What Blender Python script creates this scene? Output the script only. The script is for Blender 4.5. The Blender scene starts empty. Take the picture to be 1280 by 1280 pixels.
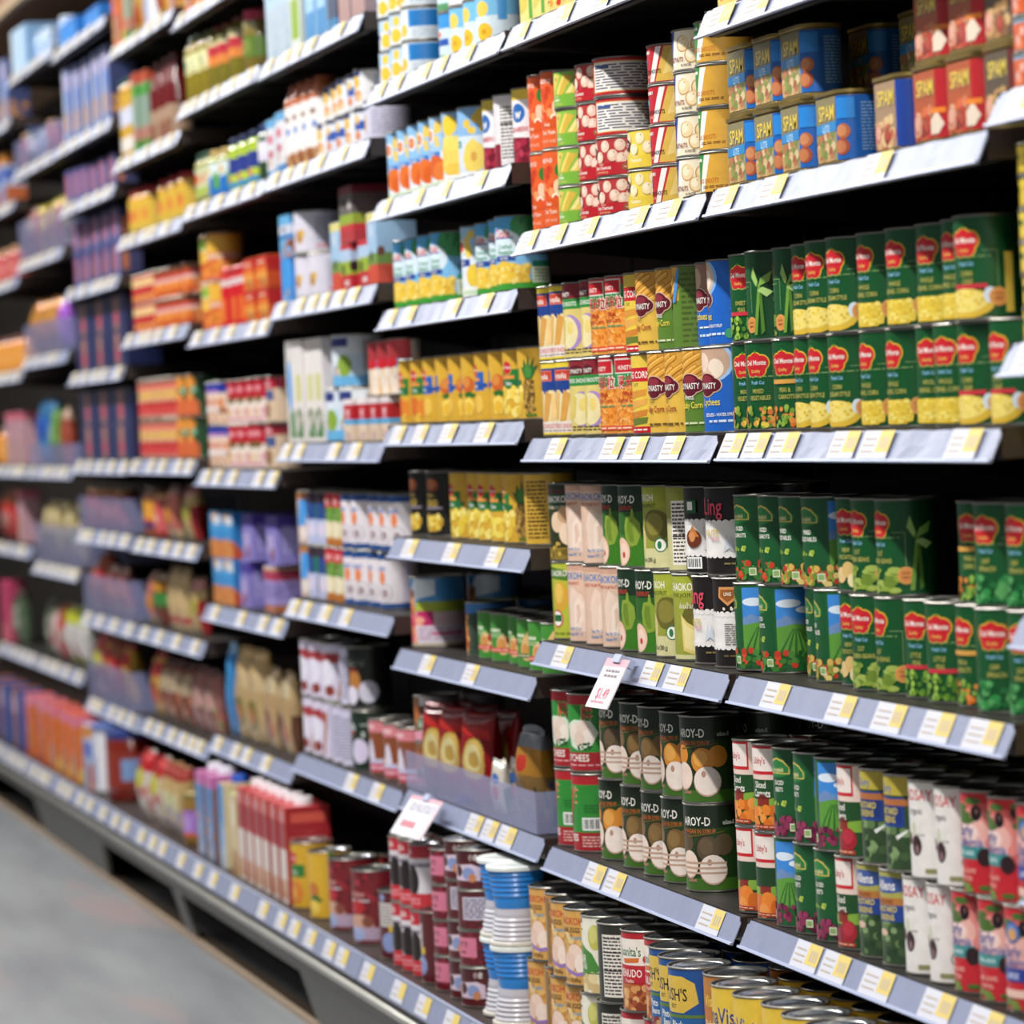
# Supermarket canned-food aisle: long gondola run seen at a shallow angle.
import bpy, math, random
from mathutils import Vector, Matrix
from mathutils.geometry import tessellate_polygon
PI = math.pi
SC = bpy.context.scene
COL = SC.collection
rnd = random.Random(7)

# ------------------------------------------------------------ camera numbers
F, YAW, PIT, ROLL, D, A1, BAY = 4600.0, 0.26465, 0.02832, 0.04902, 1.4545, 4.3911, 0.9144
H = 1.15                                   # camera height above the floor; shelf rail edge plane is X = 0
cy, sy, cp, sp, cr, sr = math.cos(YAW), math.sin(YAW), math.cos(PIT), math.sin(PIT), math.cos(ROLL), math.sin(ROLL)
def proj(X, Y, Z):
    X += D; Z -= H
    xc = X*cy - Y*sy; zc = X*sy + Y*cy
    y2 = Z*cp + zc*sp; z2 = zc*cp - Z*sp
    u = F*xc/z2; v = -F*y2/z2
    return 640 + u*cr + v*sr, 640 + v*cr - u*sr
def bound(k): return A1 + (k-1)*BAY        # far end (Y) of bay k

# ------------------------------------------------------------ materials
_m = {}
def lin(h):
    if len(h) == 3: h = ''.join(c*2 for c in h)
    o = []
    for i in (0, 2, 4):
        c = int(h[i:i+2], 16)/255
        o.append(c/12.92 if c <= .04045 else ((c+.055)/1.055)**2.4)
    return (o[0], o[1], o[2], 1)
def mat(name, col, rough=.5, metal=0, coat=0, noise=.0, nscale=40, trans=0, alpha=1, bump=0, spec=.5):
    if name in _m: return _m[name]
    m = bpy.data.materials.new(name); m.use_nodes = True
    nt = m.node_tree; b = nt.nodes['Principled BSDF']
    c = lin(col)
    b.inputs['Base Color'].default_value = c
    b.inputs['Roughness'].default_value = rough
    b.inputs['Metallic'].default_value = metal
    b.inputs['Coat Weight'].default_value = coat; b.inputs['Specular IOR Level'].default_value = spec
    b.inputs['Coat Roughness'].default_value = .15
    b.inputs['Transmission Weight'].default_value = trans
    b.inputs['Alpha'].default_value = alpha
    if noise or bump:
        tc = nt.nodes.new('ShaderNodeTexCoord')
        n = nt.nodes.new('ShaderNodeTexNoise'); n.inputs['Scale'].default_value = nscale; n.inputs['Detail'].default_value = 4
        nt.links.new(tc.outputs['Object'], n.inputs['Vector'])
        if noise:
            r = nt.nodes.new('ShaderNodeValToRGB')
            r.color_ramp.elements[0].position = .3; r.color_ramp.elements[1].position = .7
            r.color_ramp.elements[0].color = tuple(max(0, x*(1-noise)) for x in c[:3])+(1,)
            r.color_ramp.elements[1].color = tuple(min(1, x*(1+noise)) for x in c[:3])+(1,)
            nt.links.new(n.outputs['Fac'], r.inputs['Fac']); nt.links.new(r.outputs['Color'], b.inputs['Base Color'])
        if bump:
            bp = nt.nodes.new('ShaderNodeBump'); bp.inputs['Strength'].default_value = bump; bp.inputs['Distance'].default_value = .002
            nt.links.new(n.outputs['Fac'], bp.inputs['Height']); nt.links.new(bp.outputs['Normal'], b.inputs['Normal'])
    _m[name] = m
    return m
def ink(c): return mat('printed_ink_'+c, c, .38, coat=.25, noise=.05, nscale=90)
TIN = mat('tinplate', '9a978f', .34, .9, noise=.06)
LIDM = mat('tin_lid', 'b9bdc2', .22, .95, noise=.08)
BLK = mat('black_shelf_steel', '17130f', .5, noise=.15)
BRN = mat('brown_shelf_steel', '2e221d', .5, noise=.12)
RAIL = mat('price_rail_plastic', '888fa8', .42, spec=.4, noise=.04)
RAILE = mat('price_rail_lip', 'b0b9d4', .4, spec=.3)
TAGW = mat('price_tag_paper', 'cbccd6', .55, spec=.15)
TAGY = mat('price_tag_yellow', 'd8c274', .55, spec=.15)
TAGI = mat('price_tag_ink', 'b9aa9a', .6)
ACR = mat('acrylic_lip', 'a3a8d4', .12, trans=.0, alpha=.42, coat=.5)

# ------------------------------------------------------------ mesh helpers
def mesh(name, vs, fs, mats, mi=None, smooth=False, normals=None):
    me = bpy.data.meshes.new(name); me.from_pydata(vs, [], fs)
    for m in mats: me.materials.append(m)
    if mi: me.polygons.foreach_set('material_index', mi)
    if smooth: me.polygons.foreach_set('use_smooth', [True]*len(fs))
    me.update()
    if normals: me.normals_split_custom_set_from_vertices(normals)
    return me
def obj(name, me, parent=None, loc=(0, 0, 0), rotz=0):
    o = bpy.data.objects.new(name, me); COL.objects.link(o)
    o.location = loc; o.rotation_euler = (0, 0, rotz)
    if parent: o.parent = parent
    return o
class MB:                                  # collects faces for ONE mesh
    def __init__(s): s.v = []; s.f = []; s.m = []; s.mats = []
    def mi(s, m):
        if m not in s.mats: s.mats.append(m)
        return s.mats.index(m)
    def add(s, vs, fs, m):
        k = len(s.v); i = s.mi(m); s.v += [tuple(v) for v in vs]
        for f in fs: s.f.append([a+k for a in f]); s.m.append(i)
    def box(s, x0, x1, y0, y1, z0, z1, m):
        s.add([(x0,y0,z0),(x1,y0,z0),(x1,y1,z0),(x0,y1,z0),(x0,y0,z1),(x1,y0,z1),(x1,y1,z1),(x0,y1,z1)],
              [(0,3,2,1),(4,5,6,7),(0,1,5,4),(1,2,6,5),(2,3,7,6),(3,0,4,7)], m)
    def bevbox(s, x0, x1, y0, y1, z0, z1, m, b=.002):   # box with chamfered vertical and top edges
        P = [(x0+b,y0),(x1-b,y0),(x1,y0+b),(x1,y1-b),(x1-b,y1),(x0+b,y1),(x0,y1-b),(x0,y0+b)]
        cx, cy_ = (x0+x1)/2, (y0+y1)/2
        Q = [(cx+(x-cx)*(1-2*b/(x1-x0)), cy_+(y-cy_)*(1-2*b/(y1-y0))) for x, y in P]
        vs = [(x,y,z0) for x, y in Q]+[(x,y,z0+b) for x, y in P]+[(x,y,z1-b) for x, y in P]+[(x,y,z1) for x, y in Q]
        fs = [tuple(range(7,-1,-1)), tuple(range(24,32))]
        for r in range(3):
            for i in range(8):
                j = (i+1) % 8; fs.append((r*8+i, r*8+j, r*8+8+j, r*8+8+i))
        s.add(vs, fs, m)
    def prism(s, prof, y0, y1, m):         # profile in (x, z), extruded along Y
        n = len(prof)
        vs = [(x,y0,z) for x, z in prof]+[(x,y1,z) for x, z in prof]
        fs = [(i, (i+1) % n, n+(i+1) % n, n+i) for i in range(n)]
        tri = [tuple(t) for t in tessellate_polygon([[Vector((x,z,0)) for x, z in prof]])]
        fs += tri+[tuple(n+a for a in reversed(t)) for t in tri]
        s.add(vs, fs, m)
    def lathe(s, prof, m, n=40, cx=0, cy=0, cap0=True, cap1=True):
        k = []
        for r, z in prof:
            for i in range(n): k.append((cx+r*math.cos(2*PI*i/n), cy+r*math.sin(2*PI*i/n), z))
        fs = []
        for j in range(len(prof)-1):
            for i in range(n):
                q = (i+1) % n; fs.append((j*n+i, j*n+q, j*n+n+q, j*n+n+i))
        if cap0: fs.append(tuple(range(n-1,-1,-1)))
        if cap1: fs.append(tuple((len(prof)-1)*n+i for i in range(n)))
        s.add(k, fs, m)
    def mesh(s, name, smooth=False):
        me = mesh(name, s.v, s.f, s.mats, s.m, smooth)
        if smooth and hasattr(me, 'set_sharp_from_angle'): me.set_sharp_from_angle(angle=.6)
        return me

# ------------------------------------------------------------ printed artwork, as real raised ink geometry
_tx = {}
def text_polys(t):
    if t in _tx: return _tx[t]
    cu = bpy.data.curves.new('lettering', 'FONT'); cu.body = t; cu.size = 1; cu.resolution_u = 2; cu.offset = .014
    o = bpy.data.objects.new('lettering', cu); COL.objects.link(o)
    dg = bpy.context.evaluated_depsgraph_get(); me = o.evaluated_get(dg).to_mesh()
    v = [(p.co.x, p.co.y) for p in me.vertices]
    ps = [[v[i] for i in p.vertices] for p in me.polygons]
    o.evaluated_get(dg).to_mesh_clear()
    bpy.data.objects.remove(o); bpy.data.curves.remove(cu)
    xs = [p[0] for p in v] or [0]; mid = (min(xs)+max(xs))/2
    ps = [[(x-mid, y) for x, y in p] for p in ps]
    _tx[t] = ps
    return ps
def R(u0, v0, u1, v1, c): return ('R', u0, v0, u1, v1, c)
def B(v0, v1, c): return ('R', -180, v0, 180, v1, c)
def E(u, v, rv, c, k=1.0): return ('E', u, v, rv, c, k)        # round in space when k = 1, k = width / height
def T(t, u, v, s, c, k=1.0): return ('T', t, u, v, s, c, k)
def G(pts, c): return ('G', pts, c)
def S(u0, v0, u1, v1, n, r, cols, seed=1, k=1.0): return ('S', u0, v0, u1, v1, n, r, cols, seed, k)
def L(u0, v0, u1, v1, n, c): return ('L', u0, v0, u1, v1, n, c)
def C(u0, v0, u1, v1): return ('C', u0, v0, u1, v1)

def flat(art, us, hh):
    """art -> list of (convex polygon in metres, colour, layer). us maps u to arc length, hh is label height."""
    out = []; lay = 0
    for a in art:
        lay += 1; k = a[0]
        if k == 'R':
            _, u0, v0, u1, v1, c = a
            out.append(([(us(u0),v0*hh/100),(us(u1),v0*hh/100),(us(u1),v1*hh/100),(us(u0),v1*hh/100)], c, lay))
        elif k == 'E':
            _, u, v, rv, c, kk = a
            r = rv*hh/100; x = us(u); y = v*hh/100
            out.append(([(x+r*kk*math.cos(2*PI*i/20), y+r*math.sin(2*PI*i/20)) for i in range(20)], c, lay))
        elif k == 'T':
            _, t, u, v, s, c, kk = a
            e = s*hh/100/.72
            for p in text_polys(t): out.append(([(us(u)+x*e*kk, v*hh/100-s*hh/200+y*e) for x, y in p], c, lay))
        elif k == 'G':
            pts = [(us(u), v*hh/100) for u, v in a[1]]
            for t in tessellate_polygon([[Vector((x,y,0)) for x, y in pts]]):
                out.append(([pts[i] for i in t], a[2], lay))
        elif k == 'S':
            _, u0, v0, u1, v1, n, r, cols, sd, kk = a
            g = random.Random(sd)
            for i in range(n):
                x = us(g.uniform(u0,u1)); y = g.uniform(v0,v1)*hh/100; q = r*hh/100*g.uniform(.75,1.15); w = g.uniform(0,6)
                out.append(([(x+q*kk*math.cos(w+2*PI*j/8), y+q*math.sin(w+2*PI*j/8)) for j in range(8)], cols[i % len(cols)], lay+i*.04))
            lay += n*.04
        elif k == 'L':
            _, u0, v0, u1, v1, n, c = a
            g = random.Random(int(u0*7+v0*3+n))
            for i in range(n):
                y = v1-(v1-v0)*(i+.5)/n; q = (v1-v0)/n*.24; u = u0
                while u < u1-1:
                    w = (u1-u0)*g.uniform(.12,.34); e = min(u+w, u1)
                    out.append(([(us(u),(y-q)*hh/100),(us(e),(y-q)*hh/100),(us(e),(y+q)*hh/100),(us(u),(y+q)*hh/100)], c, lay))
                    u = e+(u1-u0)*.05
        elif k == 'C':
            _, u0, v0, u1, v1 = a
            out.append(([(us(u0),v0*hh/100),(us(u1),v0*hh/100),(us(u1),v1*hh/100),(us(u0),v1*hh/100)], 'f2f2ee', lay)); lay += 1
            for i in range(11):
                x = u0+(u1-u0)*(.06+.08*i); w = (u1-u0)*(.05 if i % 3 else .025)
                out.append(([(us(x),(v0+2)*hh/100),(us(x+w),(v0+2)*hh/100),(us(x+w),(v1-2)*hh/100),(us(x),(v1-2)*hh/100)], '15130f', lay))
    return out
def perim_round(r, n=64):
    return [(-r*math.cos(2*PI*i/n), -r*math.sin(2*PI*i/n), -math.cos(2*PI*i/n), -math.sin(2*PI*i/n)) for i in range(-n//2, n//2+1)]
def perim_rect(w, d, rc, n=5):
    q = []                                  # from back centre round by the far side, front, near side
    hw, hd = w/2-rc, d/2-rc
    for cx_, cy_, a0 in ((hd, hw, 0), (-hd, hw, 90), (-hd, -hw, 180), (hd, -hw, 270)):
        for i in range(n+1):
            a = math.radians(a0+90*i/n); q.append((cx_+rc*math.cos(a), cy_+rc*math.sin(a), math.cos(a), math.sin(a)))
    return [(d/2, 0, 1, 0)]+q+[(d/2, 0, 1, 0)]
def wrap(name, per, z0, z1, art, us, sc=None, off=.00002):
    s = [0]
    for i in range(len(per)-1): s.append(s[-1]+math.hypot(per[i+1][0]-per[i][0], per[i+1][1]-per[i][1]))
    half = s[-1]/2; s = [x-half for x in s]
    V = []; Fc = []; M = []; N = []; mats = []; idx = {}
    hh = z1-z0
    for poly, c, lay in flat(art, us, hh):
        if c not in idx: idx[c] = len(mats); mats.append(ink(c))
        lo = min(p[0] for p in poly); hi = max(p[0] for p in poly)
        for i in range(len(per)-1):
            a, b = s[i], s[i+1]
            if hi <= a or lo >= b: continue
            P = poly
            for sign, lim in ((1, a), (-1, b)):
                Q = []
                for j in range(len(P)):
                    p, q = P[j], P[(j+1) % len(P)]
                    dp, dq = sign*(p[0]-lim), sign*(q[0]-lim)
                    if dp >= 0: Q.append(p)
                    if dp*dq < 0:
                        t = dp/(dp-dq); Q.append((p[0]+(q[0]-p[0])*t, p[1]+(q[1]-p[1])*t))
                P = Q
                if len(P) < 3: break
            if len(P) < 3: continue
            if any(p[1] < -1e-4 or p[1] > hh+1e-4 for p in P):
                for sign, lim in ((1, 0), (-1, hh)):
                    Q = []
                    for j in range(len(P)):
                        p, q = P[j], P[(j+1) % len(P)]
                        dp, dq = sign*(p[1]-lim), sign*(q[1]-lim)
                        if dp >= 0: Q.append(p)
                        if dp*dq < 0:
                            t = dp/(dp-dq); Q.append((p[0]+(q[0]-p[0])*t, p[1]+(q[1]-p[1])*t))
                    P = Q
                    if len(P) < 3: break
                if len(P) < 3: continue
            k = len(V)
            for x, y in P:
                t = (x-a)/(b-a); e = off+lay*.00005
                px = per[i][0]*(1-t)+per[i+1][0]*t; py = per[i][1]*(1-t)+per[i+1][1]*t
                nx = per[i][2]*(1-t)+per[i+1][2]*t; ny = per[i][3]*(1-t)+per[i+1][3]*t
                f = sc(y/hh) if sc else 1
                V.append((px*f+nx*e, py*f+ny*e, z0+y)); N.append((nx, ny, 0))
            ar = sum(P[j][0]*P[(j+1) % len(P)][1]-P[(j+1) % len(P)][0]*P[j][1] for j in range(len(P)))
            r = list(range(k, k+len(P)))
            Fc.append(r if ar > 0 else r[::-1]); M.append(idx[c])
    return mesh(name, V, Fc, mats, M, True, N)

# ------------------------------------------------------------ product kinds -> list of (part name, mesh, label)
PROD = {}
KINDW = 'corn spinach chestnut bamboo lychee longan jackfruit palm pineapple mango peach apricot pear cranberry coconut milk meat beef stew soup egg olive beet carrot pea bean beans peas potato beets carrots vegetables greens sesame nut cocktail menudo syrup melon dessert fruit'.split()
def reg(key, name, desc, cat, w, d, h, parts, rnd_=True):
    if name == 'food_can':
        for k in KINDW:
            if k in desc.replace(',', ' ').split(): name = {'peas': 'pea', 'beans': 'bean', 'beets': 'beet', 'carrots': 'carrot', 'vegetables': 'vegetable', 'greens': 'vegetable', 'palm': 'fruit'}.get(k, k)+'_can'; break
    PROD[key] = dict(name=name, desc=desc, cat=cat, w=w, d=d, h=h, parts=parts, round=rnd_)
def can(key, desc, d, h, base, art, name='food_can', cat='can', lidtop=TIN, rim=None):
    R_ = d/2/1000; hh = h/1000; rl = R_-.0013
    def build():
        b = MB()
        b.lathe([(R_-.004,.0012),(R_-.0008,.0),(R_,.001),(R_-.0002,.0024),(rl-.0006,.003),(rl-.0006,hh-.003),(R_-.0002,hh-.0024),(R_,hh-.001),(R_-.0008,hh),(R_-.0022,hh-.0006),(R_-.003,hh-.0035)], rim or TIN, 48, cap1=False)
        l = MB(); r = R_-.003; z = hh-.0036
        l.lathe([(r,z),(r*.93,z+.0002),(r*.9,z+.0012),(r*.8,z+.0012),(r*.77,z+.0003),(r*.6,z+.0003),(r*.57,z-.0004),(.002,z-.0004)], LIDM, 40, cap0=False)
        us = lambda u: math.radians(u)*rl
        return [('can_body', b.mesh('can_body', True)), ('can_lid', l.mesh('can_lid', True)),
                ('paper_label', wrap('paper_label', perim_round(rl), .003, hh-.003, [B(0,100,base)]+art, us))]
    reg(key, name, desc, cat, d/1000, d/1000, hh, build)
def rect_us(w, dp):
    def us(u):
        if u < -50: return -w/2+(u+50)/100*dp
        if u > 50: return w/2+(u-50)/100*dp
        return u/100*w
    return us
def tin(key, desc, w, dp, h, base, art, name='luncheon_meat_tin', cat='tin', rc=20):
    w, dp, hh, rc = w/1000, dp/1000, h/1000, rc/1000
    def build():
        def ring(e, z): return [(x+nx*e, y+ny*e, z) for x, y, nx, ny in perim_rect(w-.004, dp-.004, rc)[1:-1]]
        gold = mat('gold_lacquer_tin', 'b39a5a', .3, .8)
        b = MB()
        lev = [(.0,.0),(.0016,.0015),(.0016,.005),(-.0012,.007),(-.0012,hh-.006),(.0018,hh-.004),(.0018,hh),(-.001,hh),(-.0015,hh-.003)]
        vs = []; n = 0
        for e, z in lev:
            r = ring(e, z); n = len(r); vs += r
        fs = [tuple(range(n-1,-1,-1))]
        for j in range(len(lev)-1):
            for i in range(n): q = (i+1) % n; fs.append((j*n+i, j*n+q, j*n+n+q, j*n+n+i))
        b.add(vs, fs, gold)
        l = MB(); r0 = ring(-.0015, hh-.003); l.add(r0, [tuple(range(n))], gold)
        us = rect_us(w, dp)
        L_ = (w+dp)*1.0
        return [('can_body', b.mesh('can_body', True)), ('can_lid', l.mesh('can_lid')),
                ('paper_label', wrap('paper_label', perim_rect(w-.004, dp-.004, rc), .007, hh-.007, [R(-148,0,148,100,base)]+art, us))]
    reg(key, name, desc, cat, w, dp, hh, build, False)
def box(key, desc, w, dp, h, base, art, name='carton', cat='box', cap=None, top=None, gable=0):
    w, dp, hh = w/1000, dp/1000, h/1000
    def build():
        b = MB(); b.bevbox(-dp/2, dp/2, -w/2, w/2, 0, hh, ink(top or base), .0015)
        us = rect_us(w, dp)
        ps = [('carton_body', b.mesh('carton_body')),
              ('printed_wrap', wrap('printed_wrap', perim_rect(w, dp, .0015, 2), .001, hh-.001, [R(-148,0,148,100,base)]+art, us))]
        if cap:
            c = MB(); r = min(w, dp)*.3
            c.lathe([(r,hh),(r,hh+.014),(r*.93,hh+.016)], ink(cap), 20)
            ps.append(('screw_cap', c.mesh('screw_cap', True)))
        return ps
    reg(key, name, desc, cat, w, dp, hh, build, False)
def jar(key, desc, d, h, body, lid, base, art, z0=.15, z1=.7, name='food_jar', cat='jar', neck=.8, sh=.8, lh=.12):
    R_ = d/2000; hh = h/1000
    def build():
        g = mat('filled_glass_'+body, body, .08, coat=.8, noise=.12, nscale=60)
        b = MB(); b.lathe([(R_*.8,0),(R_*.95,.003),(R_,.009),(R_,hh*sh),(R_*.96,hh*(sh+.03)),(R_*neck,hh*(1-lh)),(R_*neck*.97,hh*.97)], g, 32)
        l = MB(); r = R_*neck*1.06
        l.lathe([(r,hh*(1-lh)),(r*1.02,hh*(1-lh)+.002),(r*1.02,hh-.003),(r*.93,hh)], mat('lid_'+lid, lid, .35, .2, coat=.3), 32)
        us = lambda u: math.radians(u)*R_
        return [('glass_body', b.mesh('glass_body', True)), ('screw_lid', l.mesh('screw_lid', True)),
                ('paper_label', wrap('paper_label', perim_round(R_+.0002, 40), hh*z0, hh*z1, [B(0,100,base)]+art, us))]
    reg(key, name, desc, cat, d/1000, d/1000, hh, build)
def bag(key, desc, w, dp, h, base, art, name='snack_bag', cat='bag', foil=.3):
    """pillow pouch: thick in the middle, crimped flat at the top, crumpled sides"""
    w, dp, hh = w/1000, dp/1000, h/1000
    def build():
        g = random.Random(key); nu, nv = (112, 84) if key in ('goldred', 'clear', 'tube') else (48, 36)
        ph = [g.uniform(0, 6) for _ in range(4)]
        def pt(i, v):
            a = 2*PI*i/nu
            t = math.sin(PI*min(1, (v*.94+.05)))**.55 if v < .93 else .12
            e = .5+.5*t
            ww = w/2*(.93+.07*math.cos(PI*v)); th = dp/2*max(.06, t)
            x = -th*math.copysign(abs(math.cos(a))**.8, math.cos(a)); y = -ww*math.copysign(abs(math.sin(a))**.7, math.sin(a))
            k = 1+.05*math.sin(7*a+ph[0]+9*v)+.04*math.sin(13*v+3*a+ph[1])
            return (x*k, y*(1+.02*math.sin(11*v+ph[2])), hh*v+.004*math.sin(2*a+ph[3])*v)
        vs = [pt(i, j/nv) for j in range(nv+1) for i in range(nu)]
        fs = [(j*nu+i, j*nu+(i+1) % nu, j*nu+nu+(i+1) % nu, j*nu+nu+i) for j in range(nv) for i in range(nu)]
        # the print: each face takes the colour of the topmost shape that covers its centre
        cols = [base]; mi = []
        fl = flat(art, lambda u: u/150, 1.0)
        for j in range(nv):
            for i in range(nu):
                a = 2*PI*(i+.5)/nu; u = -math.cos(a); u = math.degrees(a); u = u-360 if u > 180 else u
                q = (u/150, (j+.5)/nv); cc = base
                for poly, c, lay in fl:
                    ins = True; n = len(poly); sg = 0
                    for e in range(n):
                        x0, y0 = poly[e]; x1, y1 = poly[(e+1) % n]
                        d_ = (x1-x0)*(q[1]-y0)-(y1-y0)*(q[0]-x0)
                        if sg == 0: sg = d_
                        elif sg*d_ < 0: ins = False; break
                    if ins: cc = c
                if cc not in cols: cols.append(cc)
                mi.append(cols.index(cc))
        fs.append(tuple(range(nu-1,-1,-1))); mi.append(0); fs.append(tuple(nv*nu+i for i in range(nu))); mi.append(0)
        ms = [mat('film_'+c, c, .25, foil, coat=.5, noise=.1, nscale=30, bump=.3) for c in cols]
        k = int(nv*.93)*nu
        return [('bag_body', mesh('bag_body', vs, fs, ms, mi, True))]
    reg(key, name, desc, cat, w, dp, hh, build, False)
def cup(key, desc, dt, db, h, col, lid=None, up=True, art=(), name='dessert_cup', cat='cup'):
    hh = h/1000
    def build():
        p = []
        for i in range(17):
            t = i/16; r = (db+(dt-db)*t)/2000
            if .2 < t < .95: r += .0012*(1 if (i % 2) else -1)
            p.append((r, (hh-.0025)*t if lid and up else hh*t))
        if not up: p = [(r, hh-z) for r, z in reversed(p)]
        b = MB(); b.lathe(p, mat('cup_plastic_'+col, col, .3, coat=.4), 36)
        ps = [('cup_body', b.mesh('cup_body', True))]
        if lid:
            r = dt/2000+.003; l = MB(); z = hh if up else 0
            if up: l.lathe([(r-.001,hh-.008),(r,hh-.007),(r,hh-.002),(r-.002,hh),(r-.006,hh),(r-.008,hh-.0012),(.001,hh-.0012)], mat('lid_'+lid, lid, .35, coat=.3), 36)
            else: l.lathe([(r-.002,0),(r,.002),(r,.006),(r-.001,.007)], mat('lid_'+lid, lid, .35, coat=.3), 36)
            ps.append(('cup_lid', l.mesh('cup_lid', True)))
        return ps
    reg(key, name, desc, cat, dt/1000+.006, dt/1000+.006, hh, build)
# ------------------------------------------------------------ the products
W = 'f4f0e6'; K = '14110e'
DG, MG = '0a4f24', '0f6a2e'
YK = ['e9cf4e', 'd9b533', 'f2de74']; PEA = ['7fa83a', '5f8a28', '9cc04e', '4f7a20']
def dm_logo(u=0, v=77):
    return [E(u-15,v,10,'e8c23a'), E(u+15,v,10,'e8c23a'), E(u-9,v-8,9.5,'e8c23a'), E(u+9,v-8,9.5,'e8c23a'), E(u,v+3,10,'e8c23a'), E(u,v+13,1.8,'3f8a2a'), E(u-15,v,8.7,'c8202a'), E(u+15,v,8.7,'c8202a'), E(u-9,v-8,8.2,'c8202a'), E(u+9,v-8,8.2,'c8202a'), E(u,v+3,8.8,'c8202a'),
            R(u-14,v-6,u+14,v+7,'c8202a'), T('Del Monte',u,v+.5,6,W,.8), T('Quality',u,v-9.5,3.6,'f0c060',.9)]
def badge(u, v=20): return [E(u,v,9.5,'e0a35a'), E(u,v,8.2,'d98f4a'), T('NON',u,v+2.6,2.6,'7a3a1a'), T('GMO',u,v-2,2.6,'7a3a1a')]
def dm(key, desc, a, b, low, cut=True, red=False, x=()):
    art = [R(-60,0,75,100,DG), R(75,0,180,100,'073f1c')]+dm_logo()
    art += [L(-20,59.5,50,62,1,'7fa060')]
    if cut: art += [T('Fresh Cut',4,54,4.4,'8fc6ea',.75)]
    art += [T(a,4,44,5.2,'b9b25a',.72), T(b,6,36,5.2,'b9b25a',.72)]
    art += [R(36,66,60,66.6,'8fae70'), R(60,30,61,66.6,'8fae70')]
    if red: art += [R(-28,29,42,33.5,'c8313f')]
    can(key, desc, 74, 112, DG, art+low+list(x))
corn = [G([(-45,2),(-45,24),(-30,27),(40,27),(52,20),(46,4),(20,1)],'e3c143'), S(-44,3,48,26,70,2.3,YK,3,1.2), R(66,4,84,64,'e0bf4e'), S(66,5,84,62,26,2.4,YK,8)]
cream = [E(0,14,15,'dcb63a',2.1), E(-2,17,12,'efd876',2.2), S(-36,8,34,26,26,2,YK,5,1.2), E(46,22,8,'d6e2ee',.8)]
peas = [S(-48,2,60,26,64,3.2,PEA,6)]
plant = [G([(66,4),(74,4),(86,60),(80,64)],'6f9a3c'), G([(76,60),(64,72),(70,84),(80,66)],'9cc268'), G([(80,60),(104,66),(110,78),(86,70)],'7fb050'), G([(78,56),(98,48),(112,54),(90,60)],'a9cc78'), G([(84,4),(92,8),(88,52),(82,50)],'4f7a2a')]
dm('pea', 'green sweet peas can with red band', 'SWEET', 'PEAS', peas+badge(64,34), False, True)
dm('beanart', 'green can with bean plant picture', 'CUT GREEN', 'BEANS', [S(-40,2,40,24,26,3,['8aa040','6f8a30'],4,2.6)]+badge(58,16), True, False, plant)
dm('corncream', 'green can of creamed corn', 'CORN', 'CREAM STYLE', cream+badge(58,20))
dm('cornwhole', 'green can of whole yellow corn', 'WHOLE', 'KERNEL CORN', corn+badge(58,20))
dm('cornred', 'green corn can with red strip', 'CORN', 'CRISP', cream+badge(60,20), True, True, [R(72,4,88,64,'e0bf4e')])
dm('mixveg', 'green can of mixed golden vegetables', 'MIXED', 'VEGETABLES', [S(-48,2,60,24,50,3.2,['e3a04a','d97a3a','8aa83a','e9cf4e','6f8a30'],9)]+badge(66,18))
dm('peacar', 'green can of peas and carrots', 'PEAS &', 'CARROTS', [S(-48,2,60,24,54,3.2,['d8702c','6f9a34','e08a3e','8ab04a'],2)]+badge(70,18), False, False, [R(-30,51,44,56,'d9a04a')])
dm('gbean', 'green can of cut green beans', 'CUT', 'GREEN BEANS', [S(-44,2,48,27,30,3.6,['8da53e','a3b654','6f8a30'],4,2.4)]+badge(60,20), True, False, plant)
dm('peared', 'green pea can with red strip', 'LITTLE', 'PEAS', peas+badge(66,14), True, True)
dm('spin', 'green can of leaf spinach', 'LEAF', 'SPINACH', [S(-50,2,56,28,40,4,['1f6a34','2f8a44','58a05a'],4,1.5)]+badge(70,18))
dm('potato', 'dark green can of potato pieces', 'NEW', 'POTATOES', [E(-12,16,9,'e2c488'), E(8,22,9,'d8b470'), E(20,10,8,'eedaa8')])
def spf(key, desc, a, b, cols, sky=70):
    art = [R(-70,0,48,100,'14532a'), E(-4,78,10,'1f7a3a',2.3), G([(-38,72),(-38,80),(-24,88),(-4,91),(16,88),(30,80),(30,72)],'c9b45a'), G([(-35,73.5),(-35,79.5),(-22,86),(-4,89),(14,86),(27,79.5),(27,73.5)],'2a7a3c'),
           T('Springfield',-3,77,5,'e9dca0',.72), T(a,0,62,5,W,.8), T(b,0,54,5,W,.8), S(-30,36,20,40,10,2.2,['b9cc5a','8fae3a'],4)]
    art += [G([(48,0),(48,100),(150,100),(150,0)],'1d5c2c'), R(52,50,140,97,'4a97dc'), G([(52,62),(52,97),(140,97),(140,62)],'3f8ad8'), E(78,80,5,'dfeaf6',3), E(112,72,4,'eef4fb',3), G([(52,50),(52,60),(72,66),(98,59),(120,64),(140,56),(140,50)],'6f8fbe'),
            G([(52,20),(52,52),(90,56),(140,50),(140,20)],'5f9a3a')]
    for i in range(6): art.append(G([(54+i*16,20),(60+i*16,20),(86+i*3,50),(84+i*3,50)],'2f6a2a'))
    art += [S(-60,2,140,22,95,3.8,cols,7), R(26,6,42,15,'d6e0c0'), R(28,7.5,40,13.5,'8fae6a')]
    can(key, desc, 74, 112, '14532a', art)
spf('spcar', 'green diced carrots can with valley picture', 'DICED', 'CARROTS', ['c83a24','2f6a2a','d8502c','3f7a30','215a24','4a8a3a'])
spf('spmix', 'green mixed vegetables can with valley picture', 'MIXED', 'VEGETABLES', ['d8b25a','c87a34','8aa040','e0c878','b93a24','6f8a34'])
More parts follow.
